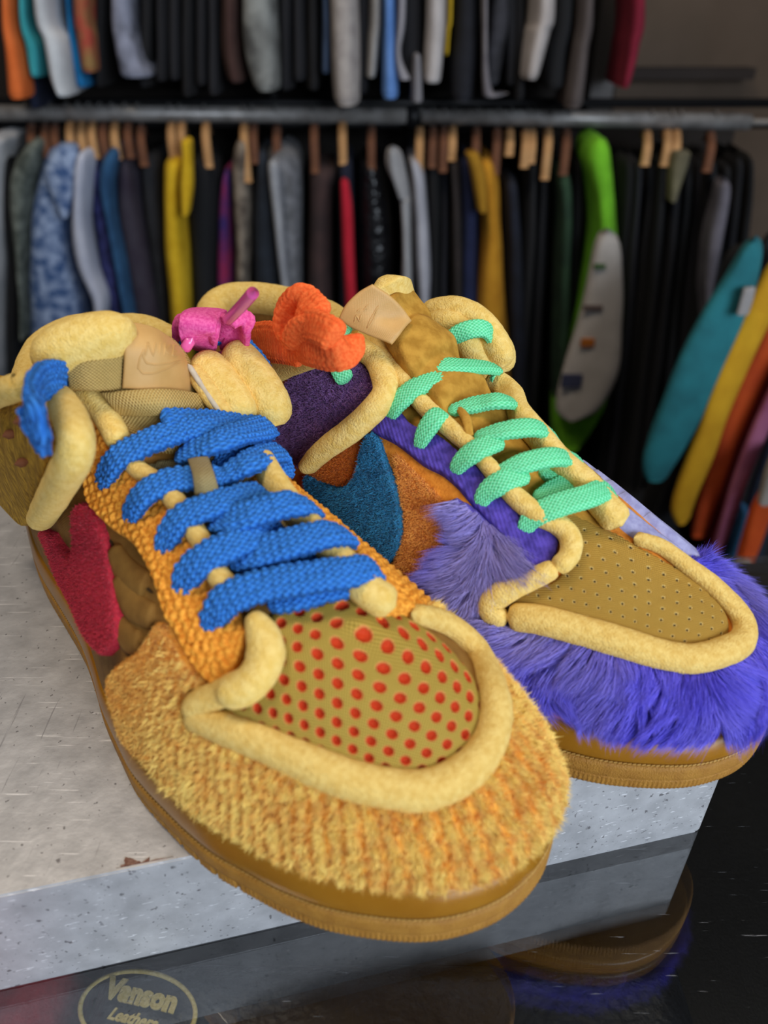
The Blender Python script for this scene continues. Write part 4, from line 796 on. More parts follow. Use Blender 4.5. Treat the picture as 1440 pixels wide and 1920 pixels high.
# ------------------------------------------------------------------ shop: walls, floor, racks
M_wall = mat('brown_wall', '54473B', '5C4E42', rough=.9, nscale=6, bump=.1)
def box(name, x0, x1, y0, y1, z0, z1, m, parent=None):
    V = [(x, y, z) for z in (z0, z1) for x, y in ((x0, y0), (x1, y0), (x1, y1), (x0, y1))]
    return mesh_obj(name, V, [[3, 2, 1, 0], [4, 5, 6, 7], [0, 1, 5, 4], [1, 2, 6, 5], [2, 3, 7, 6], [3, 0, 4, 7]], m, parent, smooth=False)
M_floor = mat('dark_shop_floor', '1E1B19', '2A2623', rough=.6, nscale=8)
tag(box('floor', -2.2, 2.4, -2.0, 2.25, -1.02, -1.0, M_floor), kind='structure')
tag(box('wall_back', -2.2, 2.4, 2.15, 2.25, -1.0, 2.0, M_wall), kind='structure')
tag(box('wall_left', -2.3, -2.2, 0.2, 2.25, -1.0, 2.0, M_wall), kind='structure')
tag(box('wall_right', 2.4, 2.5, 0.6, 2.25, -1.0, 2.0, M_wall), kind='structure')
tag(box('ceiling', -2.3, 2.5, -.35, 2.25, 2.0, 2.1, mat('dark_ceiling', '2C2825', '34302C', rough=.9, nscale=5)), kind='structure')
M_steel = mat('brushed_steel', '6E6B68', '8A8886', rough=.4, metallic=.3, nscale=40, bump=.05); M_blk = mat('black_metal', '141416', rough=.5, metallic=.4, bump=0)
YR = 1.56
def pipe(name, a, b, r, m, parent=None, n=16):
    a, b = np.array(a, float), np.array(b, float); T = unit(b-a); N0 = np.array([0, 0, 1.]) if abs(T[2]) < .9 else np.array([1., 0, 0]); B = unit(np.cross(T, N0)); N0 = np.cross(B, T)
    t = np.linspace(0, 2*np.pi, n, endpoint=False); c = B*np.cos(t)[:, None]*r+N0*np.sin(t)[:, None]*r; V = np.r_[a+c, b+c]
    return mesh_obj(name, V, [[i, (i+1) % n, n+(i+1) % n, n+i] for i in range(n)]+[list(range(n))[::-1], list(range(n, 2*n))], m, parent)
def zat(v, y=YR): return atY(720, v, y)[2]
rk = empty('clothes_rack', (0, YR, -1.0)); tag(rk, 'black steel wall rack with two hanging rails along the back', 'clothes rack')
def rp(name, a, b, r, m): a = np.array(a)-[0, YR, -1.0]; b = np.array(b)-[0, YR, -1.0]; return pipe(name, a, b, r, m, rk)
for (u0, v0, u1, v1) in ((-500, 208, 762, 217), (790, 218, 1405, 229), (1405, 229, 1700, 231)):
    rp('lower_rail', atY(u0, v0, YR), atY(u1, v1, YR), .0135 if u0 < 1400 else .006, M_steel)
rp('upper_rail', [-1.6, YR, zat(-420)], [1.5, YR, zat(-420)], .0135, M_steel)
rp('shelf_edge', [-1.6, YR+.03, zat(196)], [1.02, YR+.03, zat(196)], .008, M_blk); rp('shelf_edge', [-1.6, YR+.03, zat(236)], [1.02, YR+.03, zat(236)], .008, M_blk)
for u in (-420, 508, 776, 1700): p = atY(u, 220, YR); rp('post', [p[0], YR+.05, -1.0], [p[0], YR+.05, zat(-430)], .016, M_blk); rp('bracket', [p[0], YR+.05, p[2]], [p[0], YR, p[2]], .02, M_blk); rp('bracket', [p[0], YR+.05, zat(-420)], [p[0], YR, zat(-420)], .01, M_blk)
for z0_, z1_ in ((zat(1200), zat(236)), (zat(236), zat(-430))):  # dark sheets added to stand in for shade on the wall behind the clothes
    xx = atY(1420, 0, 1.8)[0] if z0_ < -.5 else atY(1170, 0, 1.8)[0]; zz0, zz1 = z0_+1.0, z1_+1.0
    V = [(x, y-YR, z) for z in (zz0, zz1) for x, y in ((-1.7, 1.76), (xx, 1.76), (xx, 1.78), (-1.7, 1.78))]
    mesh_obj('back_panel', V, [[3, 2, 1, 0], [4, 5, 6, 7], [0, 1, 5, 4], [1, 2, 6, 5], [2, 3, 7, 6], [3, 0, 4, 7]], mat('shade_sheet', '1C1714', '241E1A', rough=.8) if 'shade_sheet' not in bpy.data.materials else bpy.data.materials['shade_sheet'], rk, smooth=False)
pc = atY(1138, 100, 1.66); M_col = mat('grey_column', '53504F', '5A5756', rough=.8)
def column_():
    V = []; w0 = .022
    z1 = zat(-500); z0 = zat(236)
    return box('trim_1', pc[0]-w0, pc[0]+w0, 1.66, 1.72, z0, z1, M_col)
tag(column_(), kind='structure')
ps = atY(1290, 138, 2.1); box_ = box('wall_shelf', ps[0]-.16, ps[0]+.16, 2.09, 2.15, ps[2]-.012, ps[2]+.012, mat('dark_shelf', '2A221E', rough=.8)); tag(box_, 'dark narrow ledge on the brown wall at upper right', 'shelf')

MC = {}
def cm(c1, c2=None, ns=25):
    k = (c1, c2, ns)
    if k not in MC: MC[k] = mat('cloth_'+c1.lower(), c1, c2 or c1, rough=.9, nscale=ns, bscale=250, bump=.3, bdist=.002, sheen=0 if int(c1[:2], 16) < 48 else .1)
    return MC[k]
def drape(name, rows, Yf, depth, m, parent=None, folds=.004, nr=26, ns=28, seed=0):
    radial = .9 if Yf < 1.2 else .35
    """a hanging garment seen from its edge: soft closed volume through (v, uL, uR) rows measured at its front"""
    rows = catmull(np.array(rows, float), max(3, nr//(len(rows)-1))); V = []; n = len(rows)
    a = np.linspace(0, 2*np.pi, ns, endpoint=False)
    for i, (v, uL, uR) in enumerate(rows):
        l = atY(uL, v, Yf); r = atY(uR, v, Yf); cx = (l[0]+r[0])/2; hw = max(abs(r[0]-l[0])/2, .003); z = l[2]
        d = depth/2; t = i/(n-1); cap = math.sqrt(1-(1-min(1, t*n/3))**2) if i < 3 else 1; 
        if i == n-1: cap = .8
        x = cx+hw*cap*np.sign(np.cos(a))*np.abs(np.cos(a))**.75; y = Yf+d-d*(.8+.2*cap)*np.sign(np.sin(a))*np.abs(np.sin(a))**.75
        x = x + cx*(y-Yf)/Yf*radial
        V.append(np.stack([x, y, np.full(ns, z)], 1))
    V = np.array(V); q = V*[1, 1, .18]; V[..., 0] += vnoise(q, 34, seed)*folds+vnoise(q, 80, seed+3)*folds*.4
    F = grid_faces(n, ns, cv=True).tolist()+[list(range(ns))[::-1], [(n-1)*ns+i for i in range(ns)]]
    return mesh_obj(name, V.reshape(-1, 3), F, m, parent)
def garment(kind, label, cat, rows, m, group=None, Yf=1.45, depth=.22, sleeve=None, seed=0):
    if sleeve:
        z = atY(720, rows[0][0], Yf); o = empty(kind, (0, 0, 0)); tag(o, label, cat, group)
        drape('garment_body', rows, Yf, depth, m, o, seed=seed)
        for sv in sleeve: drape('sleeve', sv[0], Yf-.03, .05, sv[1] if len(sv) > 1 else m, o, seed=seed+1, folds=.002)
        return o
    o = drape(kind, rows, Yf, depth, m, None, seed=seed); tag(o, label, cat, group); return o
B = 930
G = garment
G('shirt', 'pale grey shirt at the far left end of the lower rail', 'shirt', [(258, -40, 10), (330, -45, 8), (600, -50, 2), (880, -50, 4)], cm('B8B8BA', 'A0A2A6'))
G('jacket', 'plain black jacket between the pale grey shirt and the blue floral shirt', 'jacket', [(290, -10, 24), (500, 2, 36), (700, 8, 42), (930, 20, 66)], cm('0E0F12'), Yf=1.47)
G('jacket', 'grey-green camouflage jacket left of the blue floral shirt', 'jacket', [(262, 46, 84), (300, 22, 76), (350, 6, 62), (430, 14, 50), (520, 26, 46), (640, 33, 46)], cm('3E443E', '6C726A', 40), Yf=1.43)
G('shirt', 'blue and white floral short-sleeved shirt on the lower rail', 'shirt', [(272, 76, 138), (320, 60, 146), (400, 44, 132), (480, 40, 130), (560, 38, 150), (650, 38, 166), (900, 40, 190)], cm('34517F', '93A5C4', 55), sleeve=[([(272, 100, 140), (330, 78, 146), (410, 112, 128)], cm('3A5684', '9AABC8', 60))], Yf=1.44)
G('shirt', 'long white sleeve garment right of the blue floral shirt', 'shirt', [(284, 142, 168), (340, 130, 168), (420, 124, 160), (500, 134, 172), (570, 164, 197), (620, 168, 192)], cm('A9AEC0', 'B8BCCB'), Yf=1.40, depth=.2)
G('shirt', 'indigo purple patterned shirt right of the long white sleeve', 'shirt', [(300, 160, 192), (400, 165, 202), (500, 180, 218), (650, 195, 245), (800, 200, 260)], cm('1D2148', '3A3E78', 60))
G('shirt', 'petrol blue shirt beside the indigo patterned one', 'shirt', [(280, 192, 224), (340, 180, 214), (400, 190, 214), (500, 205, 234), (640, 228, 256), (800, 240, 270)], cm('1F4468', '2C5880'), Yf=1.42)
G('sweatshirt', 'dark aubergine sweatshirt right of the petrol blue shirt', 'sweatshirt', [(300, 210, 252), (400, 210, 262), (500, 224, 280), (700, 252, 318), (900, 270, 335)], cm('2B2433', '34303C'))
G('jacket', 'charcoal jacket between the aubergine sweatshirt and the bright yellow hoodie', 'jacket', [(290, 252, 296), (400, 262, 304), (600, 288, 322), (900, 300, 345)], cm('1B1C20', '24262B'), Yf=1.48)
G('hoodie', 'bright yellow hoodie hanging on the lower rail', 'hoodie', [(298, 306, 346), (350, 300, 340), (450, 302, 345), (550, 310, 352), (650, 318, 355), (850, 325, 365)], cm('C49A0C', 'D8B020'), sleeve=[([(262, 336, 356), (300, 338, 358), (350, 336, 360), (405, 340, 354)],)], Yf=1.42)
G('jacket', 'wide black jacket right of the bright yellow hoodie', 'jacket', [(300, 352, 402), (400, 345, 410), (600, 355, 408), (900, 360, 415)], cm('111215'))
G('shirt', 'red and purple tie-dyed shirt beside the beige camouflage one', 'shirt', [(320, 412, 432), (400, 405, 432), (520, 403, 436), (700, 400, 438), (880, 402, 440)], cm('8A1F48', '34205E', 14), Yf=1.46)
G('jacket', 'beige and brown camouflage jacket left of the slate sweatshirt', 'jacket', [(262, 438, 468), (330, 430, 470), (400, 434, 470), (500, 440, 466), (700, 438, 462), (880, 440, 470)], cm('4A4038', '84786A', 35))
G('sweatshirt', 'dark slate sweatshirt left of the grey knitted one', 'sweatshirt', [(280, 474, 500), (400, 470, 520), (600, 472, 540), (880, 480, 550)], cm('181C24', '232A34'))
G('sweater', 'mid grey knitted sweater with a hanging sleeve', 'sweater', [(282, 498, 548), (330, 500, 560), (420, 514, 563), (520, 528, 564), (640, 540, 568), (860, 548, 580)], cm('56575A', '74757A', 60), sleeve=[([(300, 500, 524), (380, 508, 528), (500, 522, 538), (600, 534, 548)], cm('82848A', '9A9CA0'))], Yf=1.44)
G('jacket', 'chocolate brown jacket right of the grey knitted sweater', 'jacket', [(316, 572, 632), (400, 575, 622), (550, 572, 622), (900, 575, 628)], cm('2C2020', '3C2A28'))
G('jacket', 'navy jacket with a bright red stripe sleeve', 'jacket', [(296, 628, 660), (400, 630, 664), (600, 634, 668), (900, 640, 676)], cm('14182A'), sleeve=[([(338, 636, 652), (400, 638, 660), (500, 642, 664), (640, 650, 672)], cm('A81226', 'B81A30'))])
G('jacket', 'black leather biker jacket with silver buckles right of the red stripe sleeve', 'jacket', [(296, 668, 722), (450, 668, 738), (700, 672, 742), (900, 676, 745)], bpy.data.materials.get('black_leather') or mat('black_leather', '0C0C0E', '161618', rough=.28, nscale=30, bscale=60, bump=.6, bdist=.01))
G('shirt', 'light grey shirt sleeve left of the off-white sweatshirt', 'shirt', [(278, 728, 745), (320, 728, 758), (372, 748, 768), (430, 752, 770), (880, 750, 780)], cm('8A8A8C', '9C9C9E'), depth=.05, Yf=1.41)
G('sweatshirt', 'off-white sweatshirt near the middle of the lower rail', 'sweatshirt', [(300, 762, 784), (340, 768, 798), (420, 774, 804), (520, 778, 806), (620, 786, 804), (860, 790, 812)], cm('9A9AA2', 'A8A8B0'), Yf=1.43, depth=.2)
G('trousers', 'dark umber trousers between black garments and the navy shirt', 'trousers', [(300, 842, 862), (450, 846, 866), (880, 850, 872)], cm('241E1C', '2E2624'))
G('shirt', 'dark navy shirt left of the mustard sweatshirt', 'shirt', [(296, 856, 886), (400, 858, 902), (560, 856, 902), (880, 860, 900)], cm('121A38', '182042'))
G('sweatshirt', 'mustard yellow sweatshirt hanging in full view on the lower rail', 'sweatshirt', [(300, 890, 928), (350, 897, 940), (450, 905, 944), (560, 896, 950), (700, 890, 962), (860, 895, 970)], cm('AC7412', 'BC841C'), sleeve=[([(286, 872, 898), (330, 884, 912), (400, 896, 914)], cm('8C640E', '9C7014'))], Yf=1.43)
G('jacket', 'midnight blue jacket right of the mustard sweatshirt', 'jacket', [(340, 945, 975), (500, 948, 985), (880, 960, 1000)], cm('10121C', '161A28'))
G('sweatshirt', 'bottle green sweatshirt left of the lime green and white jersey', 'sweatshirt', [(322, 1040, 1076), (400, 1046, 1080), (500, 1046, 1076), (700, 1040, 1070), (880, 1040, 1070)], cm('1C3222', '26402A'))
j = G('jersey', 'lime green and white jersey with small dark and orange prints', 'jersey', [(262, 1104, 1150), (300, 1098, 1154), (360, 1108, 1160), (440, 1116, 1164), (520, 1106, 1168), (600, 1088, 1168), (700, 1060, 1164), (780, 1040, 1140), (850, 1040, 1100)], cm('5E9E18', '70B822'), sleeve=[([(434, 1122, 1163), (520, 1106, 1170), (600, 1088, 1170), (700, 1058, 1164), (770, 1044, 1130), (790, 1056, 1090)], cm('A8A29C', 'B4AEA8'))], Yf=1.42, depth=.2)
for nm, u, v, ww, hh, c in (('printed_patch', 1125, 500, 20, 8, '3A5A2A'), ('printed_patch', 1112, 578, 34, 9, '5A4C48'), ('printed_patch', 1102, 643, 22, 14, 'A8601C'), ('printed_patch', 1072, 715, 34, 24, '3A3E58')):
    a = atY(u-ww/2, v-hh/2, 1.386); b = atY(u+ww/2, v+hh/2, 1.386); box(nm, a[0], b[0], 1.386, 1.392, b[2], a[2], cm(c), j)
G('shirt', 'slim light grey sleeve near the right end of the lower rail', 'shirt', [(340, 1350, 1372), (380, 1344, 1370), (440, 1330, 1362), (520, 1320, 1346), (600, 1318, 1334), (860, 1318, 1330)], cm('56525A', '66626A'), depth=.08, Yf=1.42)
G('shirt', 'khaki garment showing only its shoulder near the right end of the lower rail', 'shirt', [(285, 1268, 1300), (320, 1260, 1290), (380, 1256, 1270)], cm('5A5440', '6C664E'), depth=.06, Yf=1.43)
# plain black garments filling the rail: nothing tells them apart
LB = ['left between off-white sweatshirt and umber trousers', 'right between off-white sweatshirt and umber trousers', 'left before the bottle green sweatshirt', 'right before the bottle green sweatshirt', 'between bottle green sweatshirt and lime jersey']+[o+' one right of the lime green jersey' for o in ['first', 'second', 'third', 'fourth', 'fifth', 'sixth', 'seventh', 'eighth', 'ninth', 'tenth', 'eleventh']]
for i, (u, w_) in enumerate([(815, 26), (835, 22), (1000, 26), (1022, 26), (1088, 24), (1180, 28), (1200, 26), (1222, 26), (1246, 26), (1270, 26), (1294, 26), (1316, 26), (1340, 26), (1366, 26), (1390, 26), (1412, 22)]):
    u0 = (u-720); G('black_garment', 'black garment on the lower rail, '+LB[i], 'garment', [(292+R.randint(22), u-w_*.42, u+w_*.42), (400, u-w_/2-u0*.01, u+w_/2-u0*.01), (650, u-w_/2-u0*.06, u+w_*.6-u0*.06), (B, u-w_/2-u0*.13, u+w_*.6-u0*.13)], cm(['0C0C0E', '131316', '1C1C22', '101014', '18181A'][(i*7) % 5]), group='plain black garments on the lower rail', Yf=1.45+.06*R.rand(), seed=i*3)
# upper rail: only the lower halves show
T = -330
def U(kind, label, cat, rows, m, **k): return G(kind, label, cat, [(T, rows[0][1], rows[0][2])]+rows, m, Yf=k.pop('Yf', 1.45), depth=k.pop('depth', .2), **k)
U('sweatshirt', 'bright orange sweatshirt at the left end of the upper rail', 'sweatshirt', [(0, -8, 20), (100, -2, 38), (186, 6, 50)], cm('D4662A', 'DE7034'), Yf=1.43)
U('shirt', 'turquoise shirt beside the orange sweatshirt on the upper rail', 'shirt', [(0, 28, 48), (90, 42, 76), (145, 54, 80)], cm('2C8C94', '38A0A8'))
U('shirt', 'long white shirt right of the turquoise one on the upper rail', 'shirt', [(0, 52, 90), (80, 70, 116), (150, 84, 124), (182, 98, 130)], cm('B4B8BC', 'C4C8CC'), Yf=1.42)
U('shirt', 'azure blue shirt behind the tan and red patterned one', 'shirt', [(0, 116, 132), (100, 122, 150), (164, 132, 166)], cm('0E68A0', '1478B4'), Yf=1.47)
U('shirt', 'tan and red patterned shirt on the upper rail', 'shirt', [(0, 128, 166), (70, 134, 176), (136, 144, 180)], cm('8C6C40', 'A04434', 30), Yf=1.43)
U('shirt', 'dark blue garment below the orange sweatshirt', 'shirt', [(0, 30, 60), (150, 46, 76), (204, 50, 80)], cm('161E34'), Yf=1.5)
U('shirt', 'black T-shirt with a blurred pale print on the upper rail', 'shirt', [(0, 200, 246), (90, 206, 262), (146, 214, 288)], cm('1E2028', '8A8EA0', 18), Yf=1.44)
U('jacket', 'dark brown jacket left of the grey washed one on the upper rail', 'jacket', [(0, 410, 446), (100, 412, 450), (156, 424, 458)], cm('3C2622', '46302A'))
U('jacket', 'grey washed jacket with pale streaks on the upper rail', 'jacket', [(0, 446, 516), (90, 452, 520), (172, 474, 522)], cm('4E4E4C', '8A8C88', 22), Yf=1.43)
U('trousers', 'faded blue jeans left of the beige trousers', 'trousers', [(0, 600, 616), (138, 600, 618)], cm('2C3A50', '3A4A64'))
U('trousers', 'beige trousers hanging lowest on the upper rail', 'trousers', [(0, 612, 672), (100, 614, 674), (200, 622, 674)], cm('8C8480', 'A49C96', 40), Yf=1.42)
U('shirt', 'light grey shirt left of the sky blue one on the upper rail', 'shirt', [(0, 692, 718), (80, 688, 712), (146, 684, 704)], cm('8C8A88', '9A9896'))
U('shirt', 'sky blue shirt in the middle of the upper rail', 'shirt', [(0, 718, 742), (100, 716, 744), (186, 716, 748)], cm('5078B4', '6088C4'), Yf=1.42)
U('jacket', 'black jacket with a white edge right of the sky blue shirt', 'jacket', [(0, 746, 796), (100, 744, 794), (148, 750, 790)], cm('121216'), sleeve=[([(T, 748, 760), (0, 746, 762), (100, 742, 752), (150, 748, 770)], cm('8C8A90')), ([(100, 776, 788), (192, 772, 792)], cm('7A787C'))])
U('sweatshirt', 'off-white sweatshirt with a yellow neighbour on the upper rail', 'sweatshirt', [(0, 800, 838), (100, 796, 832), (156, 792, 826)], cm('A8A2A0', 'B4AEAC'), Yf=1.43)
U('shirt', 'yellow shirt strip right of the off-white sweatshirt', 'shirt', [(0, 836, 852), (60, 832, 846), (104, 828, 842)], cm('A88C1C', 'B8981C'), Yf=1.45)
U('trousers', 'dark navy trousers right of the yellow shirt strip', 'trousers', [(0, 852, 902), (100, 848, 902), (192, 846, 890)], cm('14151C', '1C1E26'))
U('jacket', 'black patterned jacket with white cuffs on the upper rail', 'jacket', [(0, 914, 962), (100, 908, 950), (160, 905, 940)], cm('1A1A1E', '34343A', 30), sleeve=[([(T, 908, 918), (130, 906, 918), (178, 912, 958)], cm('5E5A60', '7A767A'))])
U('sweatshirt', 'white sweatshirt right of the black patterned jacket on the upper rail', 'sweatshirt', [(0, 1000, 1050), (60, 990, 1040), (104, 982, 1028), (150, 978, 1014)], cm('A09894', 'B0A8A4'), Yf=1.42)
U('jacket', 'black jacket with a small green mark beside the white sweatshirt', 'jacket', [(0, 1040, 1084), (100, 1026, 1070), (166, 1020, 1064)], cm('101114'))
U('trousers', 'taupe trousers left of the grey column', 'trousers', [(0, 1086, 1120), (100, 1074, 1108), (204, 1058, 1098)], cm('4A4240', '524A48'), Yf=1.44)
U('shirt', 'crimson shirt at the right end of the upper rail', 'shirt', [(0, 1184, 1220), (90, 1176, 1206), (166, 1164, 1186)], cm('6E0E26', '7E142C'))
LU = {185: 'right of the tan and red patterned shirt', 270: 'right of the blurred pale print', 300: 'second right of the blurred pale print', 326: 'third right of the blurred pale print', 350: 'third left of the dark brown jacket', 374: 'second left of the dark brown jacket', 398: 'directly left of the dark brown jacket', 536: 'directly right of the grey washed jacket', 560: 'second right of the grey washed jacket', 585: 'directly left of the faded blue jeans', 640: 'behind the beige trousers', 680: 'between beige trousers and light grey shirt', 975: 'directly left of the white sweatshirt', 958: 'directly right of the black patterned jacket'}
for i, u in enumerate([185, 300, 326, 350, 374, 398, 270, 536, 560, 585, 640, 680, 975, 958]):
    G('black_garment', 'plain black garment on the upper rail, '+LU[u], 'garment', [(T, u-14, u+14), (0, u-14, u+14), (150+R.randint(40), u-13, u+14)], cm(['131316', '18181C', '1C1C20'][i % 3]), group='plain black garments on the upper rail', Yf=1.48, depth=.22, seed=i+40)

# ------------------------------------------------------------------ wooden hangers on the lower rail
WD = [cm('A67C50', 'B0885C', 40), cm('5A3826', '68422C', 40)]
GAR = [g for g in bpy.data.objects if g.get('category') and g.get('label', '').find('lower rail') + 1 or (g.get('category') in ('shirt', 'jacket', 'hoodie', 'sweatshirt', 'sweater', 'jersey', 'trousers'))]
ORD = ['first', 'second', 'third', 'fourth', 'fifth', 'sixth', 'seventh', 'eighth', 'ninth', 'tenth', 'eleventh', 'twelfth', 'thirteenth', 'fourteenth', 'fifteenth', 'sixteenth', 'seventeenth', 'eighteenth']
def hanger(u, v0, v1, wood, label, group):
    yc = YR; x = atY(u, v0, 1.47)[0]; zf = atY(u, v0, 1.46)[2]; ze = atY(u, v1, 1.46)[2]; zr = atY(u, 210+u*.0115, YR)[2]
    r = empty('wooden_hanger', (x, yc, zr)); tag(r, label, 'hanger', group); sh = x/1.5*.8
    P = np.array([[-.100, ze-zr-.006], [-.096, (zf*.6+ze*.4)-zr], [-.082, zf-zr-.006], [-.05, zf-zr-.001], [0, zf-zr+.002], [.05, zf-zr-.004], [.095, (zf*.6+ze*.4)-zr]])
    P = np.array([[y*sh, y, z] for y, z in P]); P, sl = resample(catmull(P, 6), .008); T = unit(np.gradient(P, axis=0)); N = np.cross(T, [1., 0, 0]); V = []
    for p, n_ in zip(P, N):
        for a, b in ((-1, -.6), (-.6, -1), (.6, -1), (1, -.6), (1, .6), (.6, 1), (-.6, 1), (-1, .6)): V.append(p+np.array([a*.0075, 0, 0])+n_*b*.007)
    n = len(P); F = grid_faces(n, 8, cv=True).tolist()+[list(range(8))[::-1], [(n-1)*8+i for i in range(8)]]; mesh_obj('wooden_arms', V, F, wood, r)
    hk = np.array([[0, 0, zf-zr+.003], [0, 0, -.022]]+[[0, .0165*math.sin(q), -.0165*math.cos(q)] for q in np.linspace(.4, 4.2, 10)])
    V = []; T = unit(np.gradient(hk, axis=0))
    for p, t_ in zip(hk, T):
        n_ = unit(np.cross(t_, [1., 0, 0]))
        for k in range(6): V.append(p+np.array([1., 0, 0])*.0018*math.cos(k*1.047)+n_*.0018*math.sin(k*1.047))
    mesh_obj('hook', V, grid_faces(len(hk), 6, cv=True), M_hook, r)
M_hook = mat('chrome_hook', 'B8B6B4', 'C8C6C4', rough=.25, metallic=.8, bump=0)
HL = [(24, 255, 300, 1, 'at the far left end'), (50, 255, 290, 1, 'holding the grey-green camouflage jacket'), (70, 255, 290, 1, 'just right of the camouflage jacket shoulder'), (100, 250, 290, 0, 'leftmost of the two over the blue floral shirt'), (122, 250, 290, 0, 'rightmost of the two over the blue floral shirt'),
      (143, 250, 290, 0, 'over the long white sleeve'), (165, 252, 300, 1, 'over the indigo patterned shirt'), (188, 252, 292, 0, 'over the petrol blue shirt'), (214, 252, 290, 1, 'between petrol blue shirt and aubergine sweatshirt'), (240, 258, 305, 1, 'over the aubergine sweatshirt'),
      (300, 250, 292, 0, 'at the left shoulder of the bright yellow hoodie'), (320, 250, 302, 0, 'in the middle of the bright yellow hoodie'), (368, 250, 308, 0, 'over the wide black jacket beside the yellow hoodie'), (444, 255, 335, 0, 'hanging low over the beige camouflage jacket'), (462, 255, 300, 1, 'right of the beige camouflage jacket'),
      (508, 258, 285, 1, 'over the grey knitted sweater'), (582, 255, 318, 1, 'over the chocolate brown jacket'), (638, 250, 302, 0, 'over the red stripe sleeve'), (695, 260, 312, 1, 'over the black leather biker jacket'), (790, 262, 320, 0, 'over the off-white sweatshirt'), (816, 262, 308, 1, 'just right of the off-white sweatshirt'),
      (838, 262, 316, 1, 'over the umber trousers'), (855, 260, 295, 0, 'left of the dark navy shirt'), (902, 262, 300, 1, 'over the mustard yellow sweatshirt'), (943, 264, 320, 1, 'over the midnight blue jacket'), (968, 264, 286, 0, 'short, right of the midnight blue jacket'), (1000, 266, 308, 0, 'left one of the close pair before the bottle green sweatshirt'),
      (1012, 266, 300, 0, 'right one of the close pair before the bottle green sweatshirt'), (1044, 264, 330, 0, 'hanging low over the bottle green sweatshirt'), (1080, 266, 322, 1, 'between bottle green sweatshirt and lime jersey'), (1240, 268, 304, 0, 'alone among black garments right of the lime jersey'), (1280, 266, 305, 0, 'left one of the pair over the khaki shoulder'),
      (1298, 266, 310, 0, 'right one of the pair over the khaki shoulder'), (1366, 270, 316, 1, 'rightmost on the lower rail')]
for u, v0, v1, k, where in HL:
    hanger(u, v0, v1, WD[k], ('dark brown' if k else 'light')+' wooden hanger '+where, 'wooden hangers on the lower rail')

# ------------------------------------------------------------------ the nearer rack at the right
YN = .98
nr_ = empty('side_rail', (.9, YN+.05, -1.0)); tag(nr_, 'black floor-standing rack at the right edge carrying coloured sleeves', 'clothes rack')
zt = .36
pipe('rail', [-.30, 0, 1.0+zt], [.5, 0, 1.0+zt], .012, M_blk, nr_)
for dx in (.5,): pipe('post', [dx, 0, 0], [dx, 0, 1.0+zt], .012, M_blk, nr_); pipe('foot', [dx, -.2, .012], [dx, .2, .012], .012, M_blk, nr_)
def NG(kind, label, cat, rows, m, **k):
    return G(kind, label, cat, rows, m, Yf=k.pop('Yf', YN), depth=k.pop('depth', .035), **k)
NG('sweatshirt', 'teal sweatshirt sleeve leaning left on the nearer rack', 'sweatshirt', [(452, 1405, 1432), (520, 1362, 1424), (640, 1290, 1390), (760, 1240, 1332), (860, 1206, 1275), (905, 1206, 1248)], cm('1A6068', '207078'))
NG('jacket', 'black jacket between the teal and yellow sleeves on the nearer rack', 'jacket', [(430, 1440, 1475), (600, 1360, 1420), (800, 1290, 1350), (950, 1230, 1290), (1100, 1180, 1300)], cm('121215'), Yf=YN+.06)
NG('sweatshirt', 'golden yellow sleeve right of the teal one on the nearer rack', 'sweatshirt', [(470, 1450, 1500), (600, 1392, 1446), (700, 1346, 1400), (850, 1290, 1340), (950, 1256, 1302), (985, 1264, 1292)], cm('BC8A10', 'CC9A18'))
NG('sweatshirt', 'burnt orange sleeve right of the golden yellow one on the nearer rack', 'sweatshirt', [(520, 1480, 1530), (650, 1418, 1470), (750, 1370, 1425), (900, 1318, 1366), (1010, 1290, 1326)], cm('A83A0C', 'BC4812'), Yf=YN+.03)
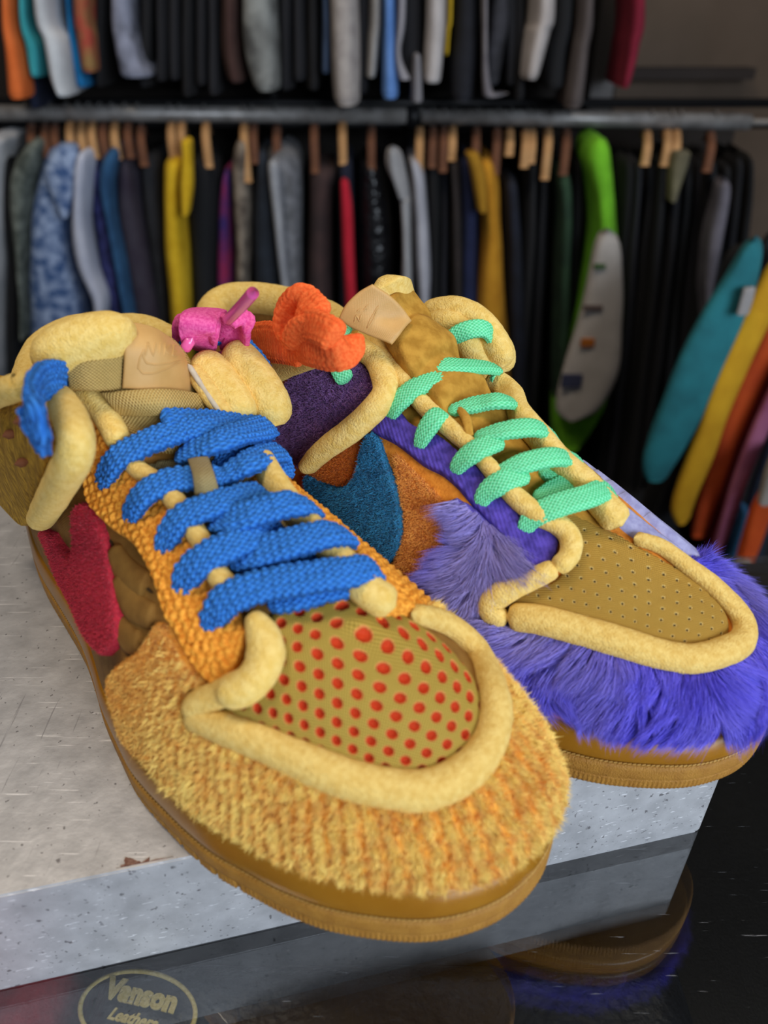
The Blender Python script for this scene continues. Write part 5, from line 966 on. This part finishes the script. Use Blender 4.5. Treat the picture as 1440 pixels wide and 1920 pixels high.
NG('sweatshirt', 'dark red sleeve between burnt orange and mauve sleeves', 'sweatshirt', [(560, 1500, 1560), (700, 1430, 1485), (850, 1366, 1420), (980, 1326, 1368), (1060, 1314, 1344)], cm('7C1420', '8C1C2A'), Yf=YN+.05)
NG('sweatshirt', 'dusty pink sleeve on the nearer rack at the right edge', 'sweatshirt', [(640, 1480, 1520), (770, 1424, 1462), (900, 1374, 1408), (1000, 1344, 1372), (1090, 1318, 1342)], cm('8A4A68', '9C5A78'), Yf=YN+.0)
NG('jacket', 'navy jacket right of the dusty pink sleeve', 'jacket', [(700, 1480, 1540), (820, 1440, 1510), (950, 1396, 1460), (1060, 1372, 1430), (1160, 1350, 1420)], cm('141A28', '1C2434'), Yf=YN+.05)
NG('sweatshirt', 'denim blue sleeve end low between the pink and navy garments', 'sweatshirt', [(960, 1374, 1404), (1020, 1358, 1398), (1090, 1346, 1378), (1150, 1335, 1365)], cm('1E4A6C', '285878'), Yf=YN+.02)
NG('sweatshirt', 'vivid orange sleeve with a white cuff at the right edge', 'sweatshirt', [(900, 1440, 1500), (960, 1408, 1450), (1030, 1386, 1424), (1085, 1372, 1402)], cm('C84A12', 'D8561A'), sleeve=[([(860, 1445, 1500), (900, 1430, 1490), (950, 1418, 1450)], cm('9A948E', 'A8A29C')), ([(1070, 1374, 1404), (1110, 1366, 1394)], cm('8C8682', '9A948E'))], Yf=YN-.04)
for i, (u, v) in enumerate([(1330, 620), (1420, 560), (1480, 620), (1450, 900)]):
    NG('black_garment', ['black garment behind the teal sleeve on the nearer rack', 'black garment behind the golden yellow sleeve on the nearer rack', 'black garment at the right edge behind the orange sleeves', 'black garment low behind the dusty pink and navy sleeves'][i], 'garment', [(v-160, u+30, u+110), (v, u-10, u+70), (v+300, u-120, u-10), (1150, u-180, u-40)], cm(['0E0E10', '121214'][i % 2]), group='plain black garments on the nearer rack', Yf=YN+.12+.02*i, seed=i+90)
G('price_tag', 'small pale tag between the teal and yellow sleeves', 'tag', [(540, 1398, 1420), (570, 1390, 1412), (592, 1384, 1404)], cm('8C8886', '989492'), Yf=YN-.02, depth=.01)
